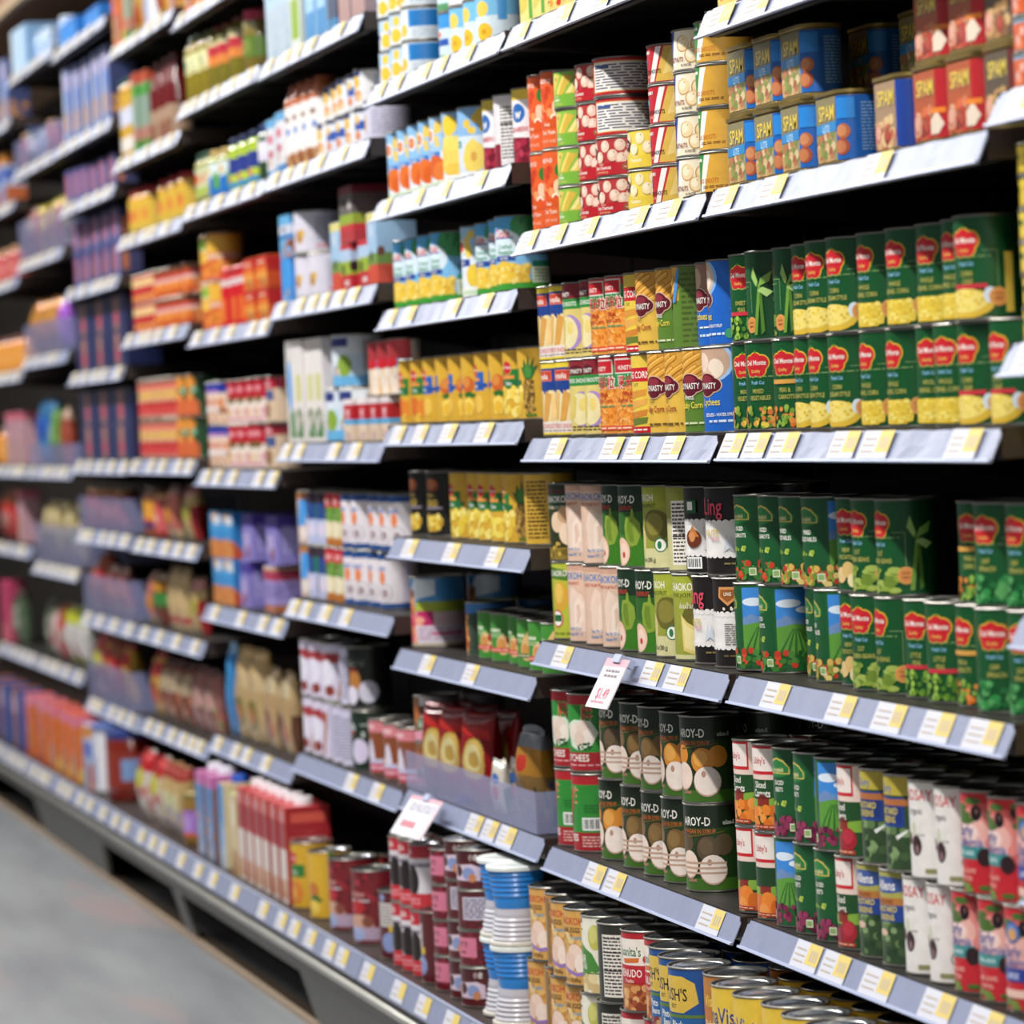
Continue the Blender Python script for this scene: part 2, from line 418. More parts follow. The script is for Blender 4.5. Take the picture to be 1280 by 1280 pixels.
spf('spbeet', 'green sliced beets can with valley picture', 'SLICED', 'BEETS', ['6a1436','7d1f45','8a2f52','561030','97335a'])
# bay 1, olive shelf
def libby(key, desc, a, b, low, far='2a5a2a'):
    can(key, desc, 74, 111, '1d4a22', [R(-60,60,60,100,'e9cfc2'), R(-44,66,40,100,'c8202a'), R(-40,70,36,97,'efe2da'), T("Libby's",0,83,8,'b8202a',.75), T(a,2,54,8,W,.74), T(b,4,44,9,W,.72),
        G([(-60,26),(-60,38),(0,36),(60,40),(60,26)],'7fa83a'), R(-8,28,24,37,'8a2a1e'), G([(-12,37),(28,37),(8,43)],'6a1f18')]+low+[R(-40,1,40,6,'a83a2a'), L(-30,2.5,34,4.8,1,'f0c8a0')])
oc = ['e8862e','d86f1e','f09a44']
libby('libcar', 'sliced carrots can with white red banner', 'Sliced', 'Carrots', [S(-46,6,60,26,22,6.5,oc,3)])
libby('libdice', 'dark green carrot can with red corner', 'Sliced', 'Carrots', [R(-60,38,60,60,'173f1e'), E(-16,16,12,'d8702a'), E(16,18,13,'e8842e'), E(40,12,11,'d0661e'), E(2,8,9,'f09a4a')])
libby('libbeet', 'red beet can with white red banner', 'Sliced', 'Beets', [E(22,18,13,'a31f2c'), E(-8,12,10,'8a1a2a'), E(24,21,8,'b93040')])
kale = ['3f5a34','5f7a4a','2a4426','7f9a66','1d3a1e']
can('must', 'mustard greens can with yellow top', 74, 111, '32482a', [S(-70,2,110,50,90,4.4,kale,5,1.3), R(-70,80,110,100,'b9a83e'), T('Glory',-6,88,9,'5a6ab0',.8), R(-40,46,40,78,'22408a'), R(-36,49,36,75,'1c3478'), R(-50,69,50,76,'b06a3a'), T('MUSTARD',0,63,7,'e3cc4a',.72), T('GREENS',0,54,7,'e3cc4a',.72), G([(20,36),(48,44),(44,40),(24,32)],'e2e6dc')])
can('must2', 'mustard greens can with white script', 74, 111, '32482a', [S(-70,2,110,46,90,4.4,kale,6,1.3), R(-70,68,110,100,'a9a452'), E(0,86,9,'3f5a9a',4), T('Allens',0,86,11,W,.8), R(-50,64,60,72,'b5763a'), T('SEASONED',0,68,4.5,'6a2018',.8), R(-50,46,60,64,'22408a'), T('MUSTARD',0,60,6.5,'e3cc4a',.8), T('GREENS',0,51,6.5,'e3cc4a',.8), E(-10,34,4,'d8b8a0',2)])
can('lind', 'white organic olive can with red word', 74, 111, 'e6e1dc', [T('LINDSAY',-4,87,12,'c4343a',.78), T('organic',0,70,7,'5a5654',.75), E(-6,50,8,'c9cbb0',.5), E(0,33,11,'3a1f22',.75), E(2,29,5,'8a6a6a',.6), E(-22,40,7,'55292c',.7), T('ripe olives',12,45,3,'8a8686',.7), E(58,24,8,'3f7a5a'), E(58,24,6.5,'e6e1dc'), R(50,22,66,26,'3f7a5a'), R(20,4,60,9,'8a8a5a')])
ol = [E(-20,82,7,'241016',.8), E(26,80,8,'1a0c10',.8), E(58,88,7,'2a1418',.8), E(28,82,3,'6a4a48',.6), S(-60,72,140,97,10,4,['4a6a2a','6f8a3a'],3,3)]
can('olive', 'red black-olive can, teal band', 74, 113, 'c3222e', [E(12,62,30,'d2605c',1.7), E(10,62,23,'de8a82',1.6), E(8,61,16,'ebb5aa',1.5), E(6,60,10,'f3d6cc',1.4)]+ol+[T('Early',-2,63,12.5,'e8d0d0',.8), T('California',4,51,11,'e8d0d0',.74), T('Early',-2,63,11.5,'2c4796',.8), T('California',4,51,10,'2c4796',.74), R(-60,34,46,46,'3a8a8a'), T('EXTRA LARGE',-6,40,4.5,'d8ecea',.75), E(40,36,9,'2a161a',.95), E(78,44,10,'1d0f14'), T('RIPE OLIVES',0,22,4.5,'f3b8a8',.8), T('PITTED',0,14,4.5,'f3b8a8',.8), S(-50,2,90,9,8,3,['4a6a2a','6f8a3a'],8,3)])
can('olive2', 'red black-olive can, blue band', 74, 113, 'c3222e', [E(12,62,30,'d2605c',1.7), E(10,62,23,'de8a82',1.6), E(8,61,16,'ebb5aa',1.5)]+ol+[E(0,76,11,'3a5a9a'), E(0,76,8.5,'6a8ac0'), E(0,74,6,'d8a060'), T('Early',-2,58,12.5,'e8d0d0',.8), T('California',4,47,11,'e8d0d0',.74), T('Early',-2,58,11.5,'2c4796',.8), T('California',4,47,10,'2c4796',.74), R(-60,28,50,41,'2a3f94'), T('LARGE',-4,34,6,'d8dcf0',.8), E(50,30,9,'2a161a',.95), R(-36,12,40,20,'e8c0b0'), S(-50,2,90,9,8,3,['4a6a2a','6f8a3a'],8,3)])
# bay 1, luncheon meat shelf
def spam(key, desc, fr, side, food, lite=False, back='1a2a4a'):
    art = [R(-50,0,50,100,fr), R(50,0,150,100,side), R(31,0,150,100,side), R(-50,60,31,100,back if lite else fr), T('SPAM',4,75,24,'161f52',.86), T('SPAM',2,77,24,'f2d54e',.86), S(-40,3,26,44,44,8,food,3,1.2), R(-50,40,-44,60,fr)]
    if lite: art += [G([(-48,44),(-48,58),(31,62),(31,46)],'2f8acb'), T('LITE',0,52,11,'bfe3f4',1.1), E(40,20,13,'a84f34'), E(38,20,10,'c47a50'), E(42,44,12,'b8663e'), E(40,45,9,'d08a5c'), R(34,64,62,96,'2a86d6'), L(74,12,128,90,15,'7fa6d0'), E(138,82,6,'3f7ac0'), R(-50,60,-44,90,'2f6ab0')]
    else: art += [E(-24,24,15,'c87860'), E(-22,26,11,'e0a890'), E(4,18,12,'8f2a1e'), E(5,20,8,'b84a36'), G([(18,6),(18,26),(34,40),(44,20),(36,6)],'e6d4c0') if key == 'hot' else E(90,24,2,side), R(18,36,46,44,'e8842e') if key == 'hot' else R(60,36,64,44,side), L(66,12,132,90,14,'3a3a70')]
    tin(key, desc, 100, 57, 88, fr, art)
spam('lite', 'blue lite luncheon meat tin', '9a9468', '1d62b4', ['c99a62','a8603e','d9b884','8a9a4a','b5764e','dcc49a','7f8a3e'], True, '8a805a')
spam('classic', 'blue classic luncheon meat tin', 'a7886a', '1c3f94', ['d9a87a','c0603e','e0c08a'])
spam('hot', 'red smoky luncheon meat tin', 'b4552c', 'b5242a', ['d96a3a','8a2a1e','d8b090','c03a2a'])
spam('bacon', 'brown bacon luncheon meat tin', '5a4a38', '6a2a2a', ['c89a5e','a8763e','d8b47e','8a5a34'])
# bay 2
can('soup', 'orange tom yum soup can', 66, 116, 'e2602a', [S(-60,38,120,78,40,6,['e8783a','d84a20','ee9a60','c83c1c'],4,.9), E(44,74,9,'2f7a2a',.8), E(36,52,10,'f2c8a8',.6), E(30,36,9,'f4dcc4',.8), E(30,36,5,'c8482a',.8), R(-60,26,120,38,'d9541f'), T('AROY-D',0,88,6,W,.75), T('Tom Yum',4,20,6,'fbe3cf',.8), T('Soup',4,31,5,'fbe3cf',.8), T('NET WT. 14 OZ',4,8,4,'fbd0b0',.7)])
def nut(u, v, r, c1, c2, c3): return [E(u,v,r,c3,.98), E(u+1,v+1,r*.9,c1,.98), E(u-2,v+4,r*.55,c2,.98), E(u+4,v+r*.5,1.6,'8a5a4a')]
def bam(key, desc, base, low, food, txt, foodc, oval='5a1a24'):
    fd = [S(-50,36,90,96,26,10,foodc,3,1.1)] if key == 'bamx' else []
    if 'chest' in key:
        for q in ((70,80),(36,82),(2,80),(-34,78),(54,52),(20,54),(-14,50),(86,50),(38,44)): fd += nut(q[0], q[1], 17, foodc[0], foodc[2], foodc[1])
    else: fd = [R(-70,34,130,100,base)]
    can(key, desc, 84, 56, base, fd+food+[R(-70,0,130,34,low), T(txt,-8,21,10,W,.72), T('WHOLE',-8,30,5,'f6e6c0',.8), T('NET WT. 8 OZ (227g)',-6,8,5,'f0c890',.7), E(46,20,9,'3f8a4a'), E(46,20,7,low), T('85%',46,20,5,'d8f0c0',.7)])
bam('bamgrn', 'light green sliced bamboo can', '8cc04a', '7ab53c', [G([(-44,38),(-20,34),(6,90),(-12,96)],'e3c658'), G([(-40,40),(-32,38),(-8,92),(-14,94)],'f2de86'), G([(-12,36),(12,34),(40,84),(16,94)],'d6b545'), G([(-8,38),(0,36),(22,88),(18,92)],'ecd470'), G([(20,36),(46,36),(68,70),(48,84)],'e9cf62'), G([(24,40),(32,38),(54,76),(48,82)],'f5e696'), G([(50,36),(74,36),(90,60),(74,70)],'d9b84c'), E(-8,80,4,'6a4a1a',.6)], 'Bamboo', ['e6c95a','d6b545','f0de8c'])
bam('chest', 'red water chestnut can', 'b8383c', 'bb1f2a', [E(-44,64,18,'5a1a24',1.7), E(-44,64,15.5,'7a2430',1.75), T('DYNASTY',-44,64,11,W,.7)], 'Water Chestnuts', ['ecc9b4','dfae98','f3dccb'])
bam('chestw', 'yellow water chestnut slices can', 'e8d24e', 'e5cd42', [E(-44,64,18,'5a1a24',1.7), T('DYNASTY',-44,64,11,W,.7)], 'Chestnuts', ['f0e2b4','e6cf98','f6ecc8'])
can('chestb', 'red chestnut can showing white nutrition panel', 84, 56, 'bb1f2a', [R(-30,5,118,96,'c9483e'), R(-26,8,116,92,'f0d070'), R(-24,10,114,90,'f0ece6'), L(-20,14,108,86,9,'6a6a78'), R(-18,76,20,82,'3a5a9a')])
can('bamred', 'red bamboo slices can with white slash', 78, 54, 'bf2530', [G([(20,2),(44,98),(150,98),(150,2)],'d9b24e'), G([(0,2),(24,98),(38,98),(16,2)],'efe9e2'), G([(40,20),(58,88),(80,90),(74,30)],'e6c878'), G([(70,30),(84,84),(110,70),(100,30)],'c99a3e'), S(50,10,120,60,10,12,['ecd088','d8b050'],3), L(-40,74.1,4,93.9,1,'f0d8d0'), E(-22,58,12,'3a6ab0'), E(-22,58,8,'d8e4f4'), T('BAMBOO SHOOTS',0,30,12,'2a1a14',.7), T('IN WATER',0,16,6,'f4d0b0',.7)])
can('nutblue', 'blue white whole chestnut can', 78, 56, 'f0e2c8', [G([(-70,0),(-70,100),(-2,100),(-22,0)],'28408a'), G([(-16,10),(4,98),(20,98),(2,10)],W), ]+nut(22,66,22,'f0d2a4','f8e6c6','c89a62')+nut(58,62,22,'ecca98','f4deb8','c09058')+nut(42,34,20,'f0d4aa','f8e8cc','c89a62')+nut(84,36,18,'ecca98','f4deb8','c09058')+[E(-26,86,9,'5a7ac8',1), T('CHESTNUTS',0,26,12,'8a3a24',.7), T('IN WATER',30,10,7,'4a3a2a',.7)])
can('bamwht', 'green yellow bamboo shoots can', 78, 56, 'dba63e', [G([(-70,0),(-70,100),(6,100),(-16,0)],'1f8a44'), G([(-14,6),(8,98),(24,98),(4,6)],W), E(-26,70,10,'5a9a6a'), L(-46,77.9,-2,94.1,1,W), T('BAMBOO SHOOTS',4,32,12,'c8702a',.72), L(0,12,60,20,2,'7a4a2a')])
dynlogo = lambda u=0, v=60: [E(u,v+4,11.5,'d9b89a',1.6), E(u-18,v,9.5,'d9b89a',1.4), E(u+18,v,9.5,'d9b89a',1.4), E(u,v-5,9.6,'d9b89a',1.5), E(u,v+4,10.3,'5f1222',1.6), E(u-18,v,8.3,'5f1222',1.4), E(u+18,v,8.3,'5f1222',1.4), E(u,v-5,8.4,'5f1222',1.5), E(u,v+7,5,'8a2a3a',2.2), T('DYNASTY',u,v-.5,7.4,W,.74)]
shoots = [G([(-34,20),(-10,22),(0,58),(-16,62)],'e2b468'), G([(-4,18),(18,20),(34,56),(14,62)],'d79f4e'), G([(28,20),(48,22),(44,56),(34,58)],'ecc887')]
can('fort', 'blue yellow bamboo shoot can', 74, 112, 'ecd9a4', [R(-70,62,120,93,'20408a'), R(-70,93,120,100,'e9cf3a'), G([(-70,55),(-50,66),(-30,55),(-10,66),(12,55),(32,66),(52,55),(74,66),(96,55),(96,70),(-70,70)],'20408a'), R(-36,75,36,90,'d87a6a'), R(-34,76.5,34,88.5,'c8402e'), T('Fantasika',0,82,8,W,.72)]+shoots+[R(-70,3,120,18,'e6dcd6'), T('BAMBOO SHOOTS',4,12,6.5,'c83a34',.72), L(-30,4,44,7,1,'5a4a4a'), R(-70,0,120,3,'e9cf3a')])
can('dynsh', 'red green bamboo shoots can', 74, 112, 'dcc878', [R(-70,80,120,100,'8a2430'), E(0,86,8,'5a1420',2), T('DYNASTY',0,86,6,W,.72), R(-70,66,120,80,'2f8a3e'), T('BAMBOO SHOOTS',0,73,6,W,.72), E(20,34,24,'a88ac8',.9), E(12,34,22,'e8dca8',.85), G([(-20,20),(-4,22),(4,50),(-12,54)],'d8c060'), E(20,40,9,'e6cf78',.7), L(-20,4,50,12,2,'5a4a2a')])
can('kern', 'orange whole kernel corn can', 78, 112, 'eb9a3e', [S(-40,2,80,62,230,2.4,['f0a850','e28a2c','f3b868','d97a22'],5), R(-70,86,130,100,'c2202a'), R(-50,62,60,90,'2a8a4a'), R(-40,78,36,98,'d6cfc6'), R(-37,80,33,96,'c2202a'), T('HUNSTY',-2,86,6,W,.75), T('栗米粒',8,67,14,W,.72), T('栗米粒',8,67,12.6,'c2202a',.72), T('Whole',4,52,6.5,'b5302a',.75), T('Kernel Corn',4,44,6.5,'b5302a',.75), L(-14,34,40,38,1,'5a9a6a'), R(-50,4,60,10,'d9483a'), L(-40,5,50,9,1,'f4d8b0')])
can('young', 'yellow red young corn can', 74, 112, 'e6c74c', [R(-70,66,120,84,'c2202a'), T('YOUNG CORN',0,75,9,W,.72), T('CUT',10,62,4,'3a2a1a'), G([(-50,40),(40,48),(44,56),(-46,52)],'d8943a'), G([(-50,26),(40,36),(44,44),(-46,38)],'e3a850'), G([(-46,14),(40,22),(44,30),(-46,24)],'cf8430'), G([(-30,8),(40,12),(44,20),(-26,18)],'6a7a2e'), R(-70,0,120,8,'c2202a'), L(-30,2,40,6,1,W)])
def cob(u0, v0, u1, v1, w): return [G([(u0,v0-w),(u1,v1-w*.8),(u1+5,v1),(u1,v1+w*.8),(u0,v0+w)],'b8741c'), G([(u0,v0-w*.7),(u1,v1-w*.55),(u1+3,v1),(u1,v1+w*.6),(u0,v0+w*.75)],'e0a23a'), G([(u0,v0+w*.1),(u1,v1+w*.1),(u1,v1+w*.45),(u0,v0+w*.5)],'f0c266')]
bc = cob(-56,94,-8,99,5)+cob(-56,84,14,97,5)+cob(-56,72,30,94,5.4)+cob(-56,60,20,80,5)+cob(-30,58,56,86,5)+cob(0,56,74,78,5)
bc_ = [G([(-54,58),(20,84),(26,92),(-50,70)],'d9962e'), G([(-54,72),(0,90),(6,98),(-50,84)],'e6ac48'), G([(-30,56),(50,78),(54,86),(-26,66)],'e2a238'), G([(0,56),(70,74),(74,82),(4,64)],'cf8624'), G([(-54,86),(-30,96),(-54,98)],'cc8420')]
can('babycut', 'cut baby corn can with yellow base', 76, 112, 'e3b74a', [R(-70,58,74,100,'d9a040')]+bc+dynlogo(0,57)+[T('CUT',-6,40,5,'5a4a1a',.8), T('Baby Corn',0,30,8,'9a2a24',.72), R(74,0,180,100,'55742a'), L(-30,8,44,13,1,'6a5020')])
can('babywh', 'whole baby corn can with green base', 76, 112, '5a7f2c', [R(-70,58,74,100,'d9a040')]+bc+dynlogo(0,57)+[T('WHOLE',-2,42,4.5,W,.8), T('Baby Corn',4,33,8,'e9d24e',.72), L(-30,8,44,13,1,'d8dcb0'), G([(50,56),(74,98),(84,98),(64,56)],'4a90d0'), R(80,0,180,100,'5f7a2e')]+[L(84,4+i*7,176,10+i*7,1,'45601e') for i in range(13)])
can('lych', 'bright blue lychee can', 84, 112, '1c62c0', [E(0,80,24,'7fb4ea',1.3), E(-4,80,22,'d9b79c',1.25), E(-22,84,11,'efd6c4'), E(10,78,12,'f3e0d2'), E(-6,66,10,'e6c4ae')]+dynlogo(-6,54)+[T('Lychees',4,34,9,'e8d44a',.75), T('WHOLE - IN HEAVY SYRUP',20,22,4,W,.7), L(0,9,60,15,1,'cfe0f4'), E(70,12,6,'3f9a6a'), R(72,40,170,44,'2a70cc')]+[R(90,0,91+i,100,'2468c4') for i in range(2)])
can('lychb', 'brown topped blue lychee can', 76, 112, '1c62c0', [R(-70,56,120,100,'9a7462'), E(-10,82,14,'c8a890')]+dynlogo(0,56)+[T('Lychees',4,36,9,'e8d44a',.75), L(0,20,60,24,1,W), L(0,9,60,15,1,'cfe0f4')])
can('lychlow', 'blue lychee can with fruit bowl', 84, 112, '1c62c0', [E(6,84,26,'a8c8f0',1.35), E(4,84,24,'c8a48c',1.3), E(-14,84,12,'eed4c0'), E(20,76,12,'f0dcc8'), E(0,66,9,'e0bca4')]+dynlogo(-4,56)+[T('Lychees',6,36,9,'e8d44a',.75), T('SEEDLESS - WATER SYRUP',24,20,4,W,.7), L(0,9,60,15,1,'cfe0f4')])
# bay 2, jackfruit shelf
can('longan', 'dark green longan can', 84, 117, '2c3318', [R(-70,88,120,94,'4a2a24'), R(-70,72,120,88,'1f4a2c'), T('CHAOKOH',4,81,9,W,.75), T('LONGAN IN SYRUP',4,70,4.5,'d8d0b0',.75), E(8,50,14,'e6c8a8',.95), E(34,34,15,'ecd4b8',.95), E(26,60,11,'caa47c'), R(-70,0,120,16,'8a742a'), S(-60,4,110,22,30,3,['a88a3a','6a5a20','c8a850'],4)])
can('toddy', 'pale pink toddy palm can', 84, 117, 'e0bda6', [R(-70,93,120,100,'d2a68e'), T('CHAOKOH',2,86,9.5,'2a7ac0',.75), T('TODDY PALM FRUIT',4,76,4.2,'c8583a',.72), G([(0,14),(-6,50),(10,72),(40,60),(60,30),(50,12)],'ecd2c0'), G([(14,18),(18,50),(30,58),(44,48),(40,26),(28,18)],'f3dece'), G([(26,22),(24,46),(32,50),(36,34)],'e2c2ae'), T('Net Wt. 22 oz',16,16,4.2,'3a86c4',.72), T('Drained WT. 10',16,9,4.2,'3a86c4',.72)])
can('mango', 'lime green mango can', 84, 117, 'b5bf3c', [G([(-70,82),(-30,96),(20,92),(60,74),(10,78)],'4f7a24'), T('CHAOKOH',4,87,8,W,.75), E(8,56,20,'d8a63a',.7), E(4,60,14,'e6c05a',.6), R(46,16,180,84,'c8cc5c'), E(-4,26,12,'c8402e',1), E(-4,26,10,W,1), R(-18,22,10,31,'1f6a34'), L(-20,3,60,9,1,'7f8a2a')])
can('jack', 'green jackfruit can with young fruit', 84, 117, '3c7a1c', [R(-70,68,180,100,'15301c'), R(-70,40,180,68,'2a5f1c'), T('AROY-D',-2,84,10,W,.75), T('อร่อย-ดี',58,80,5,W,.8), T('JACKFRUIT',0,73,5.5,'c8402e',.75), G([(6,62),(0,50),(2,36),(14,24),(30,26),(40,40),(38,54),(26,62),(24,72),(20,72),(18,63)],'8aa23a'), G([(10,58),(6,44),(14,30),(24,30),(22,58)],'6f8a2a'), E(-12,18,18,'eec2a8',.9), E(-8,16,13,'f3d3be',.85), E(-6,14,4,'c8402e',.8), S(50,50,150,62,10,4,['4a8a34','2f6a24'],3)])
can('jackol', 'olive jackfruit can', 84, 117, '9aa03a', [R(-70,74,180,100,'a8b03a'), T('CHAOKOH',-6,87,9,W,.75), T('GREEN JACKFRUIT',4,77,5,'3a4a1a',.72), E(34,52,20,'6a6428',1.1), E(30,54,14,'8a8238',1), R(-70,0,180,24,'d6cf9a'), E(-14,34,18,'d8c884',.7), E(44,28,9,'2a7a4a'), E(44,28,7.5,W), E(42,28,5,'2a7a4a',.6), T('10 oz (280 g)',10,10,5.5,'3a3a2a',.72)])
can('jackyel', 'olive jackfruit can with yellow slice', 84, 117, '9aa03a', [R(-70,74,180,100,'a8b03a'), T('CHAOKOH',2,87,9.5,W,.75), T('YOUNG JACKFRUIT',4,77,5,'3a4a1a',.72), E(40,46,22,'6a6428',1.1), T('อ่อนน้ำเกลือ',20,64,6,'ece6c8',.75), G([(0,54),(4,10),(30,5),(50,10),(56,24),(40,36),(16,44)],'e2cc7a'), G([(4,50),(8,14),(28,9),(44,14),(48,23),(34,32),(14,40)],'ecdc9a'), R(-70,0,180,5,'d6cf9a')])
can('jacknut', 'olive jackfruit can showing nutrition panel', 84, 117, 'ccc68e', [R(-70,62,180,100,'9aa03a'), R(-6,6,40,84,'efe9dc'), L(-3,8,37,82,16,'4a4640'), R(-4,70,38,71,'2a2622'), R(-4,40,38,41.5,'2a2622')])
scal = [R(-70,22,180,60,'ece8e4')]+[E(-66+i*13,60,3.6,'ece8e4',1.2) for i in range(19)]+[E(-66+i*13,22,3.6,'ece8e4',1.2) for i in range(19)]
can('ling', 'black white water chestnut can, pink script', 84, 117, '1c1614', scal+[T('Ling',-4,80,20,'d84a62',.7), E(50,84,7,'8a6a3a',.9), T('NUTS',-6,48,8,'d2b93c',.75), T('PEELED',2,41,4,'d890a0',.75), G([(18,24),(26,46),(30,36),(34,46),(40,24),(30,30)],'d3d8e2'), L(20,10,60,14,1,'8a7a4a')])
can('lingnut', 'black white chestnut can with nut picture', 84, 117, '1c1614', scal+[C(-6,4,34,18), E(16,40,11,'6a3018',1.1), G([(2,42),(16,56),(30,42)],'c87a3a'), E(14,42,6,'d8905a',.8), R(-2,70,26,86,'1f5a34'), R(4,74,18,84,W), R(38,26,60,54,'d8d4ce')])
can('lingsh', 'black white chestnut can with gold shield', 84, 117, '1c1614', scal+[G([(-4,92),(34,92),(36,80),(15,70),(-6,80)],'d8955a'), G([(0,89),(30,89),(31,81),(15,74),(-1,81)],'9a5a24'), T('LING',15,84,4,W,.8), S(-4,66,36,68,6,1.6,['e8e0d0'],3), E(44,56,4,'3a5a9a'), L(6,24,60,50,10,'7a7672'), L(2,10,60,14,1,'6a5a3a')])
# bay 2, lychee and longan shelf
can('lychg', 'green red lychee can', 84, 116, '2f8a34', [R(-70,88,180,100,'b32028'), R(-70,0,180,24,'a31c26'), T('LYCHEES',6,17,9.5,W,.8), L(-20,5,60,9,1,'e0a0a0'), G([(-24,60),(4,68),(44,66),(60,50),(46,34),(16,26),(-8,32)],'d8e4d0'), E(4,52,11,'f0ded0',.9), E(26,56,11,'ecd6c6',.9), E(40,46,10,'f3e6da',.9), E(16,42,10,'e6cdbc',.9), S(4,28,44,36,14,1.8,['2a4a24'],3), T('牌',36,77,16,'f4d8a0',.8), T('牌',36,77,14.5,'c2202a',.8)])
can('lychback', 'green red lychee can showing barcode', 84, 116, '2f8a34', [R(-70,88,180,100,'b32028'), R(-70,0,180,24,'a31c26'), T('LYCHEES',-22,17,9.5,W,.8), L(22,4,70,20,4,'e0b0a8'), C(24,27,74,44), T('荔枝',-10,74,17,'f4d8a0',.75), T('荔枝',-10,74,15.5,'c2402e',.75), G([(-26,64),(-10,66),(-2,58),(-10,50),(-14,36),(-26,30)],'b82a24'), L(30,50,66,62,3,'1f6a2a')])
def longd(key, desc, fr, fl, st):
    art = [R(-70,74,180,100,'15240f'), R(-70,44,180,74,'22401a'), R(-70,0,180,14,'3f6a1c'), T('AROY-D',2,82,10.5,W,.75), T('อร่อย-ดี',70,80,4.5,'d8d8d0',.8), T('LONGAN IN SYRUP',6,70,5.5,'c8602a',.72)]
    art += [E(-20,56,13,'2a2412',.9), E(-20,56,12,fr,.9), E(26,48,17,'2a2412',.95), E(28,49,15.5,fr,.95), E(24,52,10,fl,.9), E(58,54,13,fr,.9), G([(-20,64),(60,70),(60,69),(-20,62)],'6a5a24'), E(-16,30,17,'c8a490',.85), E(-15,31,16,'f0d8c8',.85), E(36,24,18,'c8a490',.95), E(36,25,17,'f4e4d8',.95), E(30,33,4,'b8907a',.7)]
    if st: art += [R(-34,19+i*6,62,21.5+i*6,'c4a28c') for i in range(3)]
    art += [T('Sunbest',-8,12,4.5,'d88a80',.7)]
    can(key, desc, 84, 118, '22401a', art)
longd('longor', 'longan can with orange fruit', 'd88a2e', 'e8a850', False)
longd('longbr', 'longan can with brown fruit', '7a5c32', '8f7040', True)
longd('longdk', 'dark longan can with grey fruit', '5a4a34', '6a583e', True)
# base deck, bays 1 and 2
can('quail', 'tan quail egg can', 84, 112, 'd9a556', [S(-70,4,150,70,70,5,['c98f3e','e3b870','b97c30','e9c98a'],5,1.3), T('CHAOKOH',0,86,10,'c8402a',.75), T('QUAIL EGGS',2,74,7,'3a2a1a',.72), T('in water',22,64,6,'6aa8c8',.72), E(16,40,15,'f2d6c4',.9), E(0,30,14,'eecbb8',.9), E(34,28,14,'f6e2d4',.9), G([(-20,24),(20,16),(56,20),(56,15),(20,11),(-20,19)],'9a78c0'), T('NET 15 OZ (425g)',4,6,4.5,'4a3a2a',.7)])
can('quaildk', 'tan quail egg can, set back', 84, 112, 'c98f42', [S(-70,4,150,70,60,5,['b97c30','d9a850','a86c28'],8,1.3), T('EGGS',0,84,9,'3a2a1a',.72), R(-20,4,10,96,'8a6a34')])
can('hominy', 'white green pear halves can', 84, 112, 'f0ead8', [R(-60,82,-12,98,'17150f'), L(-56,79.9,-12,96.1,1,W), E(28,74,17,'c8c25a',.7), E(24,78,12,'d8d478',.6), G([(-60,62),(-20,66),(20,52),(36,34),(30,20),(-60,16)],'4a8a3a'), T('PEAR',-20,44,13,W,.7), T('HALVES',-12,34,6,W,.7), S(-40,3,60,22,14,8,['e9d4a0','f0e2bc','d8ba80'],3), L(10,24,50,28,1,'3a7a34')])
can('nutri', 'dark can with white nutrition panel', 84, 112, '2a2c20', [R(-2,6,44,88,'e8e4da'), L(1,8,42,86,17,'3a3630'), T('Nutrition Facts',21,84,4.5,'17130f',.7), R(0,64,43,65.5,'17130f'), R(0,40,43,41.5,'17130f'), R(52,10,120,90,'3f4a2a')])
can('menudo', 'red white menudo can', 84, 112, 'b81f2c', [R(-70,58,180,92,'f0e6da'), T("Juanita's",4,76,13,W,.74), T("Juanita's",4,76,12,'2a6a34',.74), G([(-14,66),(30,68),(28,62),(-10,60)],'d8702e'), E(46,66,6,'c8302a'), R(-70,36,180,58,'bf2030'), T('MENUDO',2,48,10,W,.74), T('Picadito',4,38,5,'f4d8c0',.74), E(4,12,22,'b5652e',2.2), S(-40,0,54,30,40,4.5,['d89a5a','a8502a','e0b070','8a3a1e'],3,1.2)])
def bush(key, desc, t):
    can(key, desc, 84, 112, '1a4f94', [E(-6,68,17,'e3cc62',1.5), G([(-50,60),(-44,84),(-20,92),(20,92),(44,84),(50,60),(20,48),(-20,48)],'dcb84a'), T("BUSH'S",-6,70,15,'241c14',.74), T('BEST',-4,56,5,'6a4a1a',.74), R(-70,16,60,42,'1f5f9c'), T(t,4,34,9,W,.74), T('Beans',8,24,8,W,.74), S(-40,1,50,14,30,4,['8a2a20','c8a070','a8482e'],3,1.4), R(-70,42,120,46,'5a7a34'), R(70,0,180,100,'154a90')])
bush('bush', 'blue pinto beans can, yellow shield', 'Pinto')
bush('bushblk', 'blue black beans can, yellow shield', 'Black')
can('vista', 'yellow refried beans can', 84, 112, 'e6c13e', [T('Rosarita',-8,74,1,'e6c13e'), T('BuenaVista',-14,68,21,'f0dc80',.76), T('BuenaVista',-14,68,20,'262a80',.74), R(-70,28,60,50,'c2702e'), T('Refried Beans',4,40,8,'f4e6b0',.72), S(-40,2,50,26,24,5,['a8602e','8a4422','c88a4e'],3,1.4)])
can('vistabr', 'brown yellow refried beans can', 84, 112, 'c2742e', [R(-70,60,180,100,'b9762e'), T('Vista',4,72,14,'e8c84a',.74), T('Refried',4,44,9,'f4e0b0',.74), S(-40,2,50,30,30,5,['8a4422','c88a4e'],3)])
